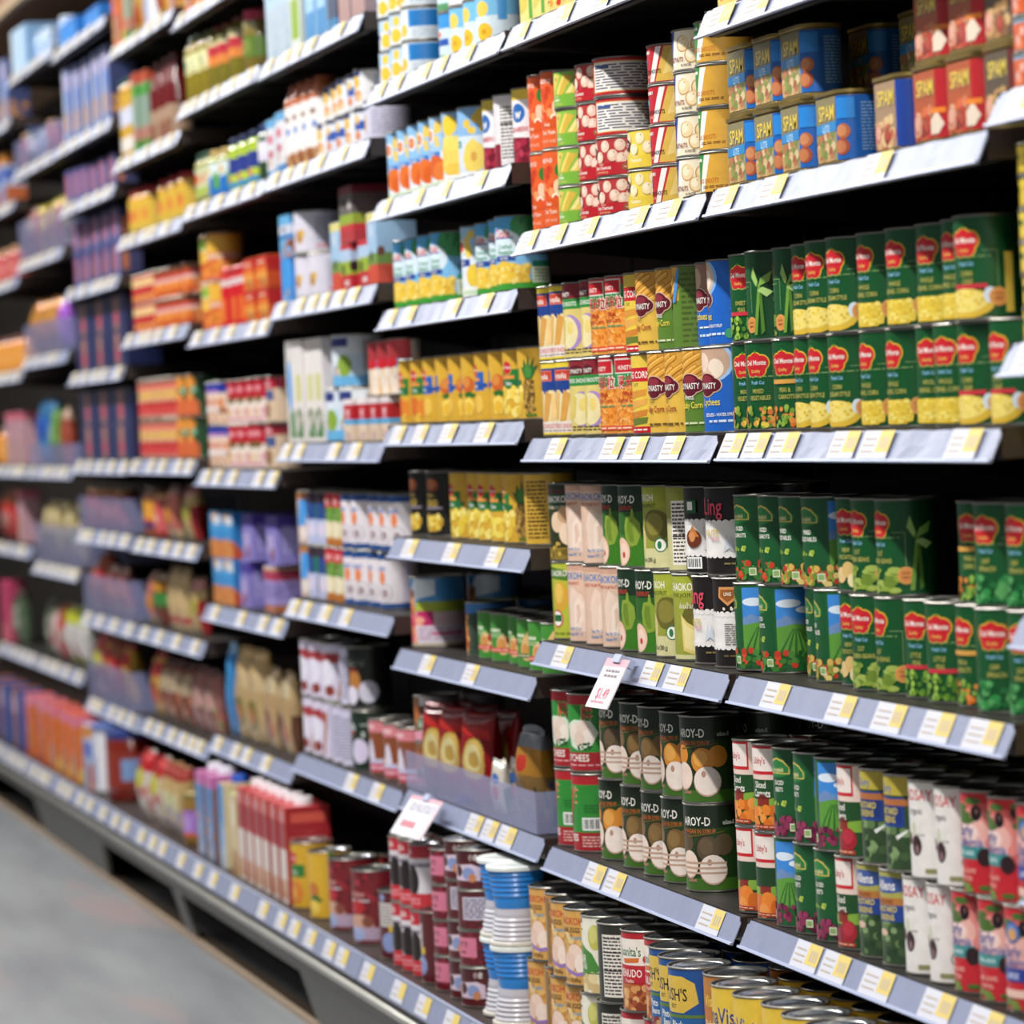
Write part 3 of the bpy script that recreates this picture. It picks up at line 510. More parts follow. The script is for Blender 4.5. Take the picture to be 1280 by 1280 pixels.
# bay 3
PW = 'e4ecf2'
def peach(key, desc, fr, fl, top='8fc0e8', h=118):
    can(key, desc, 74, h, PW, [R(-70,50,180,100,top), E(36,86,9,'f0cc5a',.9), S(10,60,80,96,8,4.5,['f0cc5a','e9bf48'],3), E(0,74,12,W,.9), E(0,74,8,'d8483a',.9), E(2,74,3.6,'e8c05a',.8), R(-40,42,40,50,'2f7ac8'), T('PEACHES',0,46,5,W,.75), E(20,28,17,fr,1.1), E(42,20,15,fl,1.1), R(-70,0,180,8,'eef2ea'), L(-20,2,50,6,1,'8ac06a')])
peach('peach', 'pale blue peach can with orange fruit', 'e2702a', 'd85f1e')
peach('apric', 'pale blue apricot can with fruit', 'd8622a', 'e27a34', 'a8cbe8')
can('pearsl', 'pale blue pear can with sliced pear', 86, 118, 'dfe8ee', [R(-70,56,180,100,'8fb8dc'), E(10,82,15,'f0cc3e',1.05), G([(-20,62),(2,68),(30,66),(52,72),(48,58),(20,60),(-10,54)],'f0d878'), R(-30,16,70,56,'f0d064'), E(20,55,10,'f3d96a',2.3), E(20,18,9,'e8c450',2.3), R(-70,2,180,10,'f2f0ec'), L(0,3,60,7,1,'c8d0c0')])
can('pearbl', 'pale blue pear halves can', 86, 118, 'd6e2ee', [R(-70,60,180,100,'8ab8e4'), E(70,86,14,'f0cc3e',1.1), S(20,64,110,96,8,6,['f3d25a','ecc648'],4), R(-40,44,6,54,'4a9a9a'), T('PEARS',-16,49,6,W,.75), G([(18,12),(10,28),(20,46),(40,56),(62,46),(72,28),(62,12),(40,7)],'f0d466'), E(42,30,7,'d9a24a',.7), R(-70,0,180,9,'e9edf0')])
can('cran', 'white maroon cranberry can, blue circle', 74, 118, 'ece8ea', [R(-70,86,180,100,'e3c84a'), E(4,68,14,'f4f0f4',1), E(4,68,13,'2a6ab4',1), T('w',4,68,15,W,.8), T('CRANBERRY',6,46,7,'c8343e',.75), G([(-70,0),(-70,32),(-20,36),(30,34),(180,36),(180,0)],'8a1a34'), S(-40,3,60,30,26,6,['a82440','721228','b83a50'],3)])
can('crannut', 'white cranberry can showing nutrition panel', 74, 118, 'e4dfe2', [R(-70,0,6,34,'8a1a34'), R(6,10,56,90,'efebe8'), L(9,12,53,86,15,'4a4648'), R(8,60,54,62,'2a2628')])
def dole(key, desc, plain=False):
    art = [R(-70,50,180,100,'7fc0ea'), R(-70,72,180,100,'55aee4'), E(70,86,22,'3f9a5a',1.4), S(40,74,140,98,22,6,['2f8a3e','4fae5a','2a7a4a'],3,.4), E(0,62,22,'dcecf4',1.4), T('Dole',0,78,13,'d8302a',.8), R(-28,70.4,28,72,'2a50a0'), T('Crushed',6,60,7,'3f9a6a',.75), T('Pineapple',6,52,7,'3f9a6a',.75), R(-26,40,32,47,'2a4a9a'), T('IN JUICE',3,43.5,4,W,.75),
           R(-70,0,180,12,'3f9a34'), G([(-60,9),(-58,28),(-30,34),(0,40),(30,36),(58,30),(62,9)],'efc542'), S(-56,10,60,34,60,3.4,['f3d25a','e3b436','f6dd7c'],5), R(66,8,118,30,'dfe8c8'), R(68,30,118,38,'2f8a6a'), L(70,10,116,28,4,'8aa080'), L(70,46,116,54,2,'3a6a9a')]
    can(key, desc, 86, 118, '7fc0ea', art)
dole('dole', 'blue crushed pineapple can with green base')
can('doley', 'pale blue pineapple can with flowers', 76, 118, PW, [R(-70,60,180,100,'a9d2ec'), S(0,62,90,96,9,7,['f3d25a','eec23e'],3), E(-6,72,12,W,.9), E(-4,72,8,'d8402e',.9), R(-40,44,30,54,'2a4a9a'), T('IN JUICE',-6,49,5,W,.75), E(46,30,17,'f0ca3e',1), R(-70,0,180,14,'eef2ea'), L(0,3,50,9,2,'8ac06a')])
def dmy(key, desc, low, pine=False, blue=False):
    art = [R(-70,0,180,100,'d8a936')]
    c1 = '2a62b4' if blue else '2a7a34'
    art += [R(-40,44,34,72,c1), E(-4,74,11,'d9a23a',1.05), E(-4,74,9.6,'c8242c',1.05), T('Del Monte',-4,75,4.5,W,.75), R(-44,48,44,55,'1f6a3a' if not blue else '2a50a0'), T('Mango' if not pine else 'Tidbits',0,51.5,5.5,W,.75), R(-28,58,20,63,'e2944a')]+low
    can(key, desc, 84, 112, 'd8a936', art)
man = [E(-6,26,15,'d8692a',.95), E(26,22,14,'e0852e',.95), S(-30,3,20,12,10,4,['f0c84a','e0a83a'],4), R(34,2,42,90,'cf9d2c')]
half = [E(66,54,13,'c8622a',1.05), E(62,58,8,'d98a3e',1), G([(50,40),(70,44),(92,38),(80,34),(60,34)],'2f6a2a'), G([(54,8),(50,30),(70,36),(86,24),(76,8)],'f0d060'), E(66,18,9,'e8b83a',.9)]
dmy('mang', 'yellow mango can with green band', man)
dmy('mangb', 'yellow mango can with blue band', [E(10,24,14,'ecc050',1)]+half, False, True)
dmy('mangh', 'yellow halved peach can', half+[R(-60,10,-10,44,'d88a3a')], False, True)
pine = [G([(56,10),(50,30),(54,52),(66,58),(78,52),(82,30),(76,10),(66,6)],'8a6a2c'), S(52,9,80,54,60,2.6,['a8843c','6a4c1c','c09a4e'],4), G([(58,56),(46,74),(54,72),(56,86),(64,74),(68,92),(72,74),(84,88),(80,72),(92,76),(76,56)],'2f6a2e'), G([(60,58),(56,70),(66,78),(76,70),(74,58)],'4a8a3e'), R(56,2,84,6,'5a7a2a')]
dmy('pinet', 'yellow pineapple tidbits can, whole pineapple picture', [S(-44,6,44,44,50,6,['f0d25a','e6c040','f5e07e'],5)]+pine, True)
pch = [S(-44,5,46,42,46,6,['f0d860','e6c840','f5e684'],5)]
dmy('pinec', 'yellow pineapple chunks can', pch, True)
dmy('piner', 'yellow pineapple rings can', [E(-12,22,16,'eed44a',1.1), E(-12,22,6,'d8a936',1.1), E(18,20,16,'f2dc62',1.1), E(18,20,6,'dcb040',1.1), E(44,20,14,'e8c840',1.1)]+pine, True)
can('pinenut', 'yellow pineapple can showing nutrition panel', 84, 112, 'dcae38', [R(4,4,70,94,'d8aa3c'), L(6,6,60,92,15,'4a3a14'), R(4,78,62,79.2,'2a2010'), R(4,32,62,33.5,'2a2010')])
can('gold', 'black gold tropical fruit can', 84, 112, '1c1812', [E(6,80,11,'8a4428',1.5), E(6,82,8,'b86a3a',1.4), T('TROPICAL',4,64,4.5,'b8983e',.75), T('GOLD',4,52,10,'d8b44a',.75), R(-30,42,40,45.5,'8a8290'), G([(-30,10),(-34,26),(-10,36),(4,26),(26,36),(40,24),(30,8),(0,6)],'d8b23a'), S(-28,10,34,30,20,5,['e8c850','c89a2c','f0da7a'],3), R(56,4,58,96,'3a3428')])
can('bigfr', 'tall pink green fruit can', 98, 122, 'd6b8c0', [R(-70,54,180,100,'4a9ad8'), G([(-30,64),(10,100),(60,98),(60,76),(20,70)],'e6eef4'), R(10,50,180,66,'a8b83a'), R(14,30,54,52,'c2286a'), G([(-50,4),(-50,74),(-14,86),(6,70),(10,40),(4,4)],'d9824a'), S(-48,44,4,82,20,4,['e6a860','6a3a1e','c86a34'],4), S(-48,4,20,44,36,5,['e8607a','f0a890','d84a60'],5,2), G([(10,30),(14,4),(180,4),(180,30)],'ddd4e0'), L(16,8,120,28,6,'b888a8'), R(50,16,120,20,'c84a7a'), R(-70,0,180,4,'c8b8a0')])
can('bigtop', 'blue topped fruit can', 84, 90, '3a4a3a', [R(-70,80,180,100,'3a78b8'), R(-40,8,4,78,'d8823a'), S(-40,40,4,78,18,6,['2a1a12','c8863e','e8b060'],4), S(-40,6,4,44,20,6,['e07a34','d85a24','f0a860'],5), L(24,10,100,84,9,'26302c')])
def small(key, desc, c2, food):
    can(key, desc, 84, 79, '3f8a2e', [R(-70,0,180,100,'438f34'), L(-26,58.8,18,73.2,1,'e6f0d0'), L(-26,50,30,60,2,'cfe0b0'), E(24,34,22,'e8c08a',.85), E(20,34,15,'d8964e',.8)]+food+[R(-40,18,44,28,c2), L(-30,20,36,26,1,'f4d0c0')])
small('smgrn', 'short green fruit can with red ribbon', 'd8402e', [E(40,44,8,'b8302a')])
small('smgrn2', 'short green melon can', '3f7a34', [G([(10,54),(50,96),(60,70),(40,40)],'e0b87a')])
can('stackbr', 'brown white syrup can', 80, 80, '8a5a34', [R(20,0,180,100,'cfc8cc'), E(0,60,22,'b8682e'), R(10,24,90,52,'4a7a5a'), L(14,30,80,46,2,'e0ece0'), R(-70,0,180,20,'e8a0b0'), R(20,60,60,80,'5a3a34')])
# base deck, bay 3 and 4
can('rbean', 'tall dark red bean can', 92, 133, '7a1c24', [S(-70,40,150,98,70,4,['9a2430','5a1018','b03440','6a1820'],4,1.2), T('RED BEAN',4,68,6,'e8b0a8',.75), R(-34,58,40,60.5,'e0d0d0'), E(4,50,10,'b8242e',1.4), E(8,24,16,'cfa08a',1.6), R(-70,4,180,22,'b8a0b8'), E(0,12,10,'a8b4dc',1.6), E(34,30,8,'8a4a3a',1.2)])
can('rbeannut', 'dark red bean can with white panel', 84, 120, '5a1c20', [R(-20,48,30,84,'dcd4d0'), L(-16,50,28,82,7,'5a504c'), E(20,24,15,'8a98c8',1.1), R(20,40,40,50,'d8b83a'), E(0,92,6,'8a98c8')])
can('blackw', 'red black white sesame can', 62, 112, 'ded8dc', [R(-70,80,180,100,'c2283a'), T('SESA',0,90,9,W,.75), R(-70,66,180,72,'8a8290'), E(20,44,26,'241a1a',.55), E(-20,44,20,'3a2a28',.5), R(-70,0,180,24,'c8303a'), L(-30,6,50,18,2,'f0a0a8')])
can('pinkb', 'maroon pink azuki bean can', 76, 58, '6a1420', [S(-70,2,180,98,50,6,['8a2030','54101a','9a3040'],4), R(-40,24,44,84,'d87a94'), T('あずき',0,62,16,'5a1420',.75), T('AZUKI',0,40,11,'5a1420',.75)])
can('mar', 'maroon red bean dessert can', 84, 64, '5a1a1e', [R(-70,70,180,100,'4a1418'), G([(-20,20),(-26,60),(40,66),(60,56),(60,20)],'d8c4d4'), E(0,46,16,'4a1a1a'), E(30,40,17,'8a9ac8',1.2), E(40,28,12,'c8845a'), T('小倉',44,84,14,'e8dcd4',.75)])
can('marnut', 'maroon bean can with nutrition panel', 84, 64, '5a1a1e', [S(-70,2,180,34,50,5,['8a2030','3a0c12','7a1c28'],4), R(10,24,80,86,'d0c8d8'), L(14,28,76,82,7,'4a4454')])
cup('cupblue', 'ribbed blue lidded dessert cup', 90, 72, 66, '2a86d8', 'e6ece8')
cup('cupgrey', 'ribbed pale grey upturned cup', 90, 72, 57, 'c2c0c8', 'd8d4c8', False)
box('capcart', 'red white carton with white cap', 62, 90, 190, 'b02a30', [R(-50,0,50,56,'dfd4cc'), R(-40,4,44,24,'c8946a'), R(-36,60,40,84,'9a1f26'), R(-50,84,50,98,'d86a5a'), E(0,90,5,'8ab0d8',.6), R(50,0,150,100,'a8242c'), R(62,84,138,94,'d85a4a'), L(60,20,140,70,8,'d8a098')], 'drink_carton', 'carton', 'ece4e8', 'c8383c')
box('bluecart', 'blue pink drink carton', 75, 90, 185, '5f96cc', [R(-50,86,50,100,'c86aa8'), S(-46,4,46,60,22,6,['e0a890','d8c8c0','a86a5a','7fb0dc'],3), R(-40,50,40,84,'3f7ec0'), R(50,0,150,100,'8a6a6a'), R(50,86,150,100,'c86aa8')], 'drink_carton', 'carton', 'e6e6f0', 'c06aa0')
box('bluecap', 'blue white carton with blue cap', 62, 90, 180, '3f8fd0', [R(-50,0,50,50,'b8cce0'), E(0,40,20,'6aa8e0',.6), R(50,0,150,100,'d8c8a0')], 'drink_carton', 'carton', '1f56c0', 'c8a878')
box('greencap', 'cream drink carton with green cap', 62, 90, 170, 'd8c49a', [R(-50,0,50,30,'b88a5a'), R(-40,60,40,90,'e8e0c0'), R(50,0,150,100,'cdb88a')], 'drink_carton', 'carton', '2f9a4a', 'c8d08a')
can('mangy', 'yellow mango pulp can', 84, 128, 'd8a92e', [E(-4,78,10,'c8242c',1.1), T('Del Monte',-4,78,4.5,W,.75), R(-40,48,40,68,'2f7a34'), T('in Pulp',0,56,6,W,.75), E(4,24,19,'d8842e',.9), E(-8,22,11,'e8a84a',.7)])
can('mangy2', 'yellow mango pulp can with green stripe', 84, 128, 'dcae30', [E(16,42,13,'c8762e',1), G([(0,30),(30,36),(50,26),(20,20)],'2f6a2a'), E(20,16,11,'f0cf58',1), R(70,0,84,100,'4a8a2a')])
# bays further down the aisle
can('fish', 'flat yellow fish tin', 96, 33, 'e3c63c', [R(-60,0,-20,100,'e9d25a'), S(-10,20,60,90,10,16,['b8604a','c87a5a','d8a080'],3), L(-56,36.6,-12,83.4,1,'3a5a2a'), B(0,10,'c8a82e')], 'fish_tin', 'tin')
can('fishor', 'flat orange fish tin', 96, 36, 'd8602e', [S(-20,10,60,90,12,16,['e8906a','c84a2a','e0b0a0'],4), B(88,100,'8aa8c0')], 'fish_tin', 'tin')
can('pch8', 'short white yellow peach can', 80, 56, 'dfe6ec', [R(60,30,180,100,'4a96d4'), R(-70,60,60,100,'b8d4ec'), E(20,30,24,'f0c43e',1.05), E(52,26,18,'e6b52e',1), E(24,78,17,'f0cb4a',.9), R(-40,36,-4,54,'3a6ab0'), R(60,8,180,28,'e6ecf2')])
can('pch8b', 'short white blue peach can showing blue back', 80, 56, 'dfe6ec', [R(10,40,180,96,'2a86cc'), E(-10,30,22,'f0c43e',.9), R(20,46,110,90,'1f78c0'), L(20,6,110,34,4,'b8c8d8')])
can('pch15', 'white yellow peach-halves can', 74, 84, 'd8e8f2', [R(-70,60,180,100,'7ac0e8'), E(16,74,16,'f0d05a',1), E(20,28,18,'f2c230',1.1), E(20,28,6,'e09a2a',1), R(60,50,84,92,'4a9ad8'), R(-70,0,180,8,'f0ece8')])
can('pch15b', 'white blue peach can', 74, 84, 'cfe2ee', [R(-70,70,180,100,'3f96d8'), E(-6,58,8,W,1.2), E(-6,58,6,'d8483a',1.2), R(-30,34,30,48,'2a5ab0'), R(-70,0,180,14,'5a9a6a')])
can('cocktl', 'yellow red fruit cocktail can', 74, 80, 'e6cf7a', [S(-40,6,90,90,40,7,['d8402e','e89a3a','f0d86a','c83024'],4), R(60,10,84,94,'e8e2d4'), R(-70,90,180,100,'c8a83e')])
can('paley', 'pale yellow fruit can with green stripe', 74, 80, 'e6dc8a', [R(20,6,30,94,'6aa84a'), E(-10,40,22,'d8c65a',1), R(44,10,70,90,'ece6d8'), L(46,14,68,86,8,'8a7a5a')])
# bay 4
box('wbpack', 'white blue cereal pouch box', 110, 60, 200, 'bccbd8', [R(-40,50,40,80,'b8d4ea'), E(0,66,8,'4a90d0',.6), S(-40,4,40,40,8,5,['c8d8e4','a8c0d4'],3), R(50,0,150,100,'a8c0d4')])
box('gwpack', 'white green snack box', 80, 50, 190, 'dde2d8', [R(-40,10,40,50,'9ab84a'), E(0,60,10,'c8a04a',.8), R(50,0,150,100,'c8ccc0')])
box('bluepk', 'pale blue carton', 80, 60, 200, '4f94cc', [R(-40,30,40,70,'a8d0ec'), R(50,0,150,60,'b8d4ea'), R(50,60,150,100,'5aa0d4')])
box('darkbx', 'dark purple carton', 70, 70, 180, '4a5470', [R(50,0,150,100,'3a4258'), R(-50,0,150,16,'3a86b8')])
box('pinkpk', 'pale pink carton', 90, 70, 190, 'b8938f', [E(0,60,16,'a86a5a',.8), R(50,0,150,100,'b09ca4'), E(100,60,14,'c08a6a',.6)])
box('pinkblu', 'white pink blue carton', 70, 40, 120, 'e6e8ee', [R(-50,0,150,14,'4a90d0'), R(-50,86,150,100,'6ab0e0'), R(-30,60,30,74,'d85a7a'), R(-30,36,30,48,'c84a6a'), E(-10,28,8,'d88a5a',.8), R(60,40,140,80,'e8d8dc')])
jar('choc', 'tall white bottle with orange neck', 66, 165, 'b8663a', 'a85a34', 'ece6e4', [R(-70,0,180,22,'8a5434'), S(-60,2,90,24,20,6,['a86a3e','6a3a22','c89a6a'],3), E(10,60,6,'5a8ac8',1), R(-20,76,20,84,'8a6a5a')], .0, .74, 'syrup_bottle', 'bottle', .62, .78, .04)
can('milk', 'white evaporated milk can', 76, 68, 'e8e6e8', [R(-70,84,20,100,'22346a'), E(0,68,18,'e8b83e',1), E(4,30,17,'d89a5a',1.1), E(14,22,10,'e8c89a',1), R(60,20,120,90,'dcdce6'), L(62,26,118,86,8,'a8b0c8')])
can('milkb', 'white blue evaporated milk can', 76, 68, 'dcdfea', [R(-70,40,180,66,'3a5aa8'), E(10,70,14,'e8c05a',.8), E(10,24,14,'d8824a',1), R(-70,90,180,100,'3a3f5a')])
can('milkw', 'pale lilac milk can label', 84, 74, 'd4d0e2', [R(-60,80,10,100,'2a3a6a'), E(-14,44,24,'e0b45a',.6), L(20,14,120,80,9,'a8a4c0')])
box('wafer', 'blue white wafer box', 90, 60, 85, '6ab4e6', [R(-50,56,150,76,'d8dce8'), L(-22,57,22,75,1,'7a4a8a'), R(-50,44,150,52,'3a6ab0'), S(-44,2,90,36,14,9,['a8562e','8a3f1e','c87a4a'],3)])
can('nutw', 'white nut can with small picture', 100, 85, 'dad6e2', [E(10,40,17,'b8843e',.8), E(20,48,10,'d8b05a',.8), R(50,10,150,92,'cfcbda'), L(56,26,140,86,8,'a8a4bc'), R(56,12,140,20,'d8909a'), R(-70,0,180,6,'b8b4b0')])
box('bluebx', 'bright blue carton', 80, 60, 85, '3a9ce8', [R(40,0,50,100,'5ab0f0'), S(-50,0,40,30,6,8,['7a4a2a','d8d8e0'],2), R(50,0,150,100,'2f8ad8')])
box('cow', 'red green blue dairy carton', 80, 70, 85, 'c82a34', [R(-50,34,150,64,'a0b83a'), R(-50,64,150,90,'b8d0ec'), E(-20,46,12,'241c1c',1), E(60,52,12,'2a2020',1), R(50,86,150,100,'c83a44'), L(-12,3.4,32,28.6,1,'f0d8d4')])
box('cowdk', 'dark red topped dairy carton', 110, 80, 105, '7a2a30', [R(-50,20,150,32,'c8343e'), R(-50,32,150,50,'9ab03a'), R(-50,50,150,86,'6a6462'), E(-10,72,9,'241c1c',1.3), E(30,66,9,'d8d4d0',1.3), R(-50,0,150,20,'b83a3e')])
box('palecart', 'pale blue cow carton', 75, 75, 130, 'a8cbea', [R(-50,88,150,100,'e6dc8a'), R(-50,0,150,28,'d8523a'), R(-50,28,150,44,'7a9a4a'), E(-10,40,8,'2a2424',.8), E(60,46,7,'7a4a3a',.8), E(0,76,10,'d8e4f2',1)])
box('cocart', 'tall white coconut carton', 72, 72, 200, 'ece6e2', [R(-30,40,30,66,'d8d490'), G([(-40,4),(-40,28),(-10,34),(20,28),(40,30),(40,4)],'5a8a54'), E(10,24,9,'8a3a34',.6), E(14,24,7,'ece4e0',.5), E(-20,18,8,'e6e2de',.5), R(50,0,150,100,'ded6d6'), R(110,4,130,14,'5a5a7a')], 'drink_carton', 'carton')
box('cocartb', 'tall white carton with blue oval', 72, 72, 200, 'ece6e2', [E(-10,56,26,'3a9ae4',.34), G([(-20,4),(-20,28),(30,34),(40,4)],'5a8a54'), R(50,0,150,100,'e6dedc')], 'drink_carton', 'carton')
can('cocblue', 'white blue coconut can with green nut', 100, 100, 'd8e0ea', [R(-50,78,36,96,'2a3a7a'), R(-70,0,180,26,'6ab0de'), G([(-30,20),(30,62),(120,62),(160,20)],'c2d8ea'), E(24,40,22,'8aa83e',.8), E(0,30,10,'7a4a3a',.8), E(4,30,7,'e0cfc4',.8), R(70,30,150,90,'a8a6ac')])
def rw(key, desc, w): box(key, desc, w, 50, 78, 'e6cfb8', [R(-50,80,150,100,'e6dce0'), R(-50,52,50,88,'c2202e'), L(-22,55.6,22,84.4,1,'f0c0c4'), E(0,56,8,'d8a0b0',2), R(-50,40,150,52,'5aaee0'), S(-40,4,40,36,8,8,['e0b890','f0dcc8','d8a878'],3), R(50,52,150,88,'b81e2a'), R(-10,4,10,20,'b8b0dc')])
rw('redtri', 'red white multipack of milk cartons', 62)
can('redwh', 'red topped white dessert can', 66, 100, 'e6d6c6', [R(-70,64,180,100,'a8343a'), R(-70,50,180,64,'4aa0d4'), E(10,58,10,'c8202e',2), S(-30,4,60,46,8,8,['e6c090','f0e0d0'],3), R(90,0,180,100,'b8aea8')])
can('cocmilk', 'white coconut milk can with blue ends', 76, 105, 'e6dee2', [R(-70,88,180,100,'1f4a8a'), R(-70,0,180,9,'1f4a8a'), E(4,56,13,'e8824a',.7), L(-22,63.9,22,80.1,1,'8a9ac8'), E(16,28,17,'b8b0bc',1), E(16,28,14,'e8e2e4',1), E(14,27,9,'a8949c',1), R(70,10,100,86,'d8d0e0')])
can('garl', 'red cream coconut can with herbs', 76, 105, 'dcc89a', [R(-70,66,180,100,'c2303a'), L(-22,73.2,22,94.8,1,'e8a8a4'), S(-30,50,40,70,10,7,['4a7a2e','6a9a3e'],3,1.5), E(0,32,17,'ece2c4',1), E(40,28,12,'e0d2a8',1), R(-70,0,180,14,'b8702e')])
can('blucur', 'pink blue coconut can', 76, 105, 'd8c0b8', [G([(-10,34),(30,34),(50,96),(10,96)],'4a9ae0'), R(50,50,180,90,'2a5a8a'), R(-70,86,180,100,'b87a4a'), E(20,20,12,'e8dcd4',1)])
can('darkcoc', 'blue green coconut can, dark lid', 76, 105, 'b8c0e0', [R(-70,80,180,100,'3a2a3a'), R(-70,48,30,80,'2a4a8a'), R(30,48,180,80,'2a7a4a'), E(10,28,14,'d8d0e8',1), R(40,4,60,44,'8a4a3a')])
can('whbr', 'white can with red band, brown edge', 84, 112, 'd8d0e4', [R(-70,66,60,84,'a83a3e'), E(0,48,24,'e8e4f2',.8), G([(34,4),(44,4),(60,60),(56,84),(44,84),(48,60)],'a8662e'), E(10,16,10,'8a3a2e',1.2), R(64,0,180,100,'cfc8e0'), L(70,10,110,90,10,'8a84a8')])
can('whnut', 'lilac can with nutrition panel', 84, 112, 'cfc8e2', [R(-10,4,44,90,'d8d4ea'), L(-6,8,40,86,14,'5a5674'), R(50,0,56,100,'b87a5a'), R(-30,0,-24,100,'8a5a3e')])
can('dkcoc', 'dark green can with white coconut slice', 84, 116, '161c16', [R(-70,50,60,86,'20281e'), T('AROY-D',10,74,9,'8a8a86',.75), E(4,44,20,'b8783a',.7), E(46,26,19,'d0ccdc',.95), E(-6,20,16,'e2dcec',.9), R(-20,60,20,66,'7a2a24')])
can('dkcoc2', 'dark green can with big white circle', 84, 112, '152a1e', [E(-10,72,9,'a8b0b0',1), R(-30,60,0,68,'8a2a30'), E(14,32,22,'d8cfe8',.9), R(20,76,44,80,'8a9a90'), R(24,56,34,66,'b8c0b8')])
can('pinkbr', 'pink brown dessert can with white drip', 84, 104, '8a4a2a', [R(-70,78,180,98,'d8808a'), L(-22,79.9,22,96.1,1,'f0c8cc'), G([(-14,26),(-4,60),(8,66),(16,50),(22,26)],'e0d8ea'), R(-70,20,180,28,'c8c4e0'), R(-70,4,180,20,'c8506a'), L(-30,6,60,18,1,'e8b0bc'), E(-20,34,8,'c89a4a',1)])
# bay 5
jar('oil', 'tall amber jar with cream label', 70, 144, '8a7a20', '5a6a3a', 'd8d49a', [R(-40,20,40,80,'e2dfb0'), E(0,50,20,'4a7a5a',.8), R(-20,14,30,24,'8a8a5a')], .42, .72, 'oil_bottle', 'bottle', .6, .8, .08)
jar('oilred', 'amber jar with red orange label', 70, 144, '7a7024', '8a4a3a', 'c8423a', [R(-70,0,180,40,'d8823a'), G([(-70,40),(-70,70),(120,100),(120,60)],'b82a3a'), R(-70,86,180,100,'d8d0a0')], .4, .74, 'oil_bottle', 'bottle', .6, .8, .08)
jar('jarred', 'olive jar with pink cap', 74, 140, '7a6a2a', 'c83a54', '5a7a2a', [R(-40,20,40,80,'7a8a3a')], .3, .6, 'food_jar', 'jar', .85, .8, .16)
jar('pickle', 'green jar with dark green lid', 74, 112, '8a8a2a', '1f4a34', 'c8cfa8', [E(0,60,22,'d8603a',1), R(-40,4,60,30,'a8b84a')], .16, .72)
jar('pickle2', 'pale jar with blue label, gold lid', 74, 108, '9aa04a', 'c8a86a', 'd8e4e6', [G([(-40,0),(-40,40),(20,60),(80,30),(80,0)],'1f6ac0'), E(0,76,14,'d8a83a',1), R(30,20,60,70,'5aa04a')], .1, .74)
jar('pickle3', 'lime jar with navy lid', 70, 118, '9ab02a', '1c2a54', 'b8cf3a', [R(-40,40,60,90,'2a3a8a'), E(0,24,14,'d8406a',.8), R(-70,0,180,16,'2f8ac0')], .12, .7)
jar('greenbt', 'dark green jar with navy lid and white label', 66, 120, '2f4a2a', '22346a', 'd8d4e2', [R(-40,30,60,90,'e4e0ea')], .38, .72)
can('orred', 'orange and red stew can', 74, 70, 'e0702a', [R(-70,80,180,100,'8a4a2a'), R(-70,52,180,66,'d8b0a8'), S(-40,4,80,48,24,9,['e8943e','c8561e','f0b060','a84020'],3), R(-70,66,180,80,'c83a30')])
can('redyel', 'red and yellow stew can', 74, 70, 'c83a34', [R(-70,60,180,90,'e0b88a'), R(-70,34,180,52,'b82430'), S(-40,2,80,30,20,9,['d8804a','e8b05a','a82a24'],5), E(0,70,12,'e8cf8a',1.6)])
can('orylw', 'orange yellow soup can', 84, 105, 'e08a34', [R(-70,60,180,96,'e3b03e'), R(-70,46,180,56,'d8b4a0'), S(-40,4,90,44,24,7,['d8602a','e8a04a','b84a20'],3), R(-70,0,180,8,'d8604a')])
can('greenor', 'orange can with pale green top', 84, 105, 'dc7a34', [R(-70,66,180,96,'d4cf9a'), R(-70,40,180,64,'e8b84a'), E(10,82,12,'8ab03a',1.4), S(-40,4,90,40,20,8,['c85a2a','e8943e'],3)])
jar('redtin', 'tall bright red bottle with white collar', 60, 128, 'c2141f', 'b01522', 'cc1a24', [R(-10,10,30,60,'e06a2a'), R(-70,86,180,100,'d8c8c8')], .02, .8, 'sauce_bottle', 'bottle', .75, .84, .1)
box('orpack', 'orange red noodle pack', 105, 60, 66, 'e8742a', [R(-50,70,50,100,'cc2420'), L(-30,74,30,90,1,'f0d8b0'), R(-50,30,50,52,'f0a040'), S(-40,2,44,30,14,9,['8a6a34','d8a860','c86a2a'],3), R(50,0,150,100,'d8501e'), R(50,50,150,100,'c0201c')], 'noodle_pack', 'pack')
can('meat', 'blue topped cream meat can', 76, 95, 'e4ccb8', [R(-70,76,180,100,'22349a'), L(-22,71,22,89,1,'c890c8'), E(-8,54,10,'c83a3e',1), E(34,52,12,'d88a5a',1), S(-40,4,90,36,14,8,['8a5034','b8784a','d8a888'],3), R(-30,30,20,44,'e8e0e0')])
can('corned', 'red white corned beef can', 76, 95, 'e6d8cc', [R(-70,56,180,100,'b81e30'), L(-18,68.3,26,91.7,1,'e8a8b0'), E(10,54,8,'6a5a2a',2), E(0,24,14,'e0b890',.8), E(44,26,12,'d8a0a8',1), R(-20,4,40,12,'d89aa8')])
can('corned2', 'red white stew can with blue square', 76, 95, 'd8bca0', [R(-70,76,180,100,'b01c34'), L(-18,77,26,95,1,'e8b8c0'), R(-30,48,40,72,'4a5a8a'), E(0,24,20,'8a6034',.9), E(40,20,14,'d8c0a0',1)])
box('bluor', 'blue pasta box with orange food', 120, 55, 100, '3a94d8', [R(-30,80,40,98,'e0a84a'), R(-10,74,50,94,'dce0ea'), R(-50,64,50,72,'4aa8e4'), G([(-50,0),(-50,40),(0,42),(50,36),(50,0)],'d88a4a'), S(-50,2,50,38,24,6,['e8a04a','c8622a','d87a3a'],3), R(50,0,150,100,'2878b8'), G([(50,0),(50,40),(110,0)],'c8542a')], 'pasta_box')
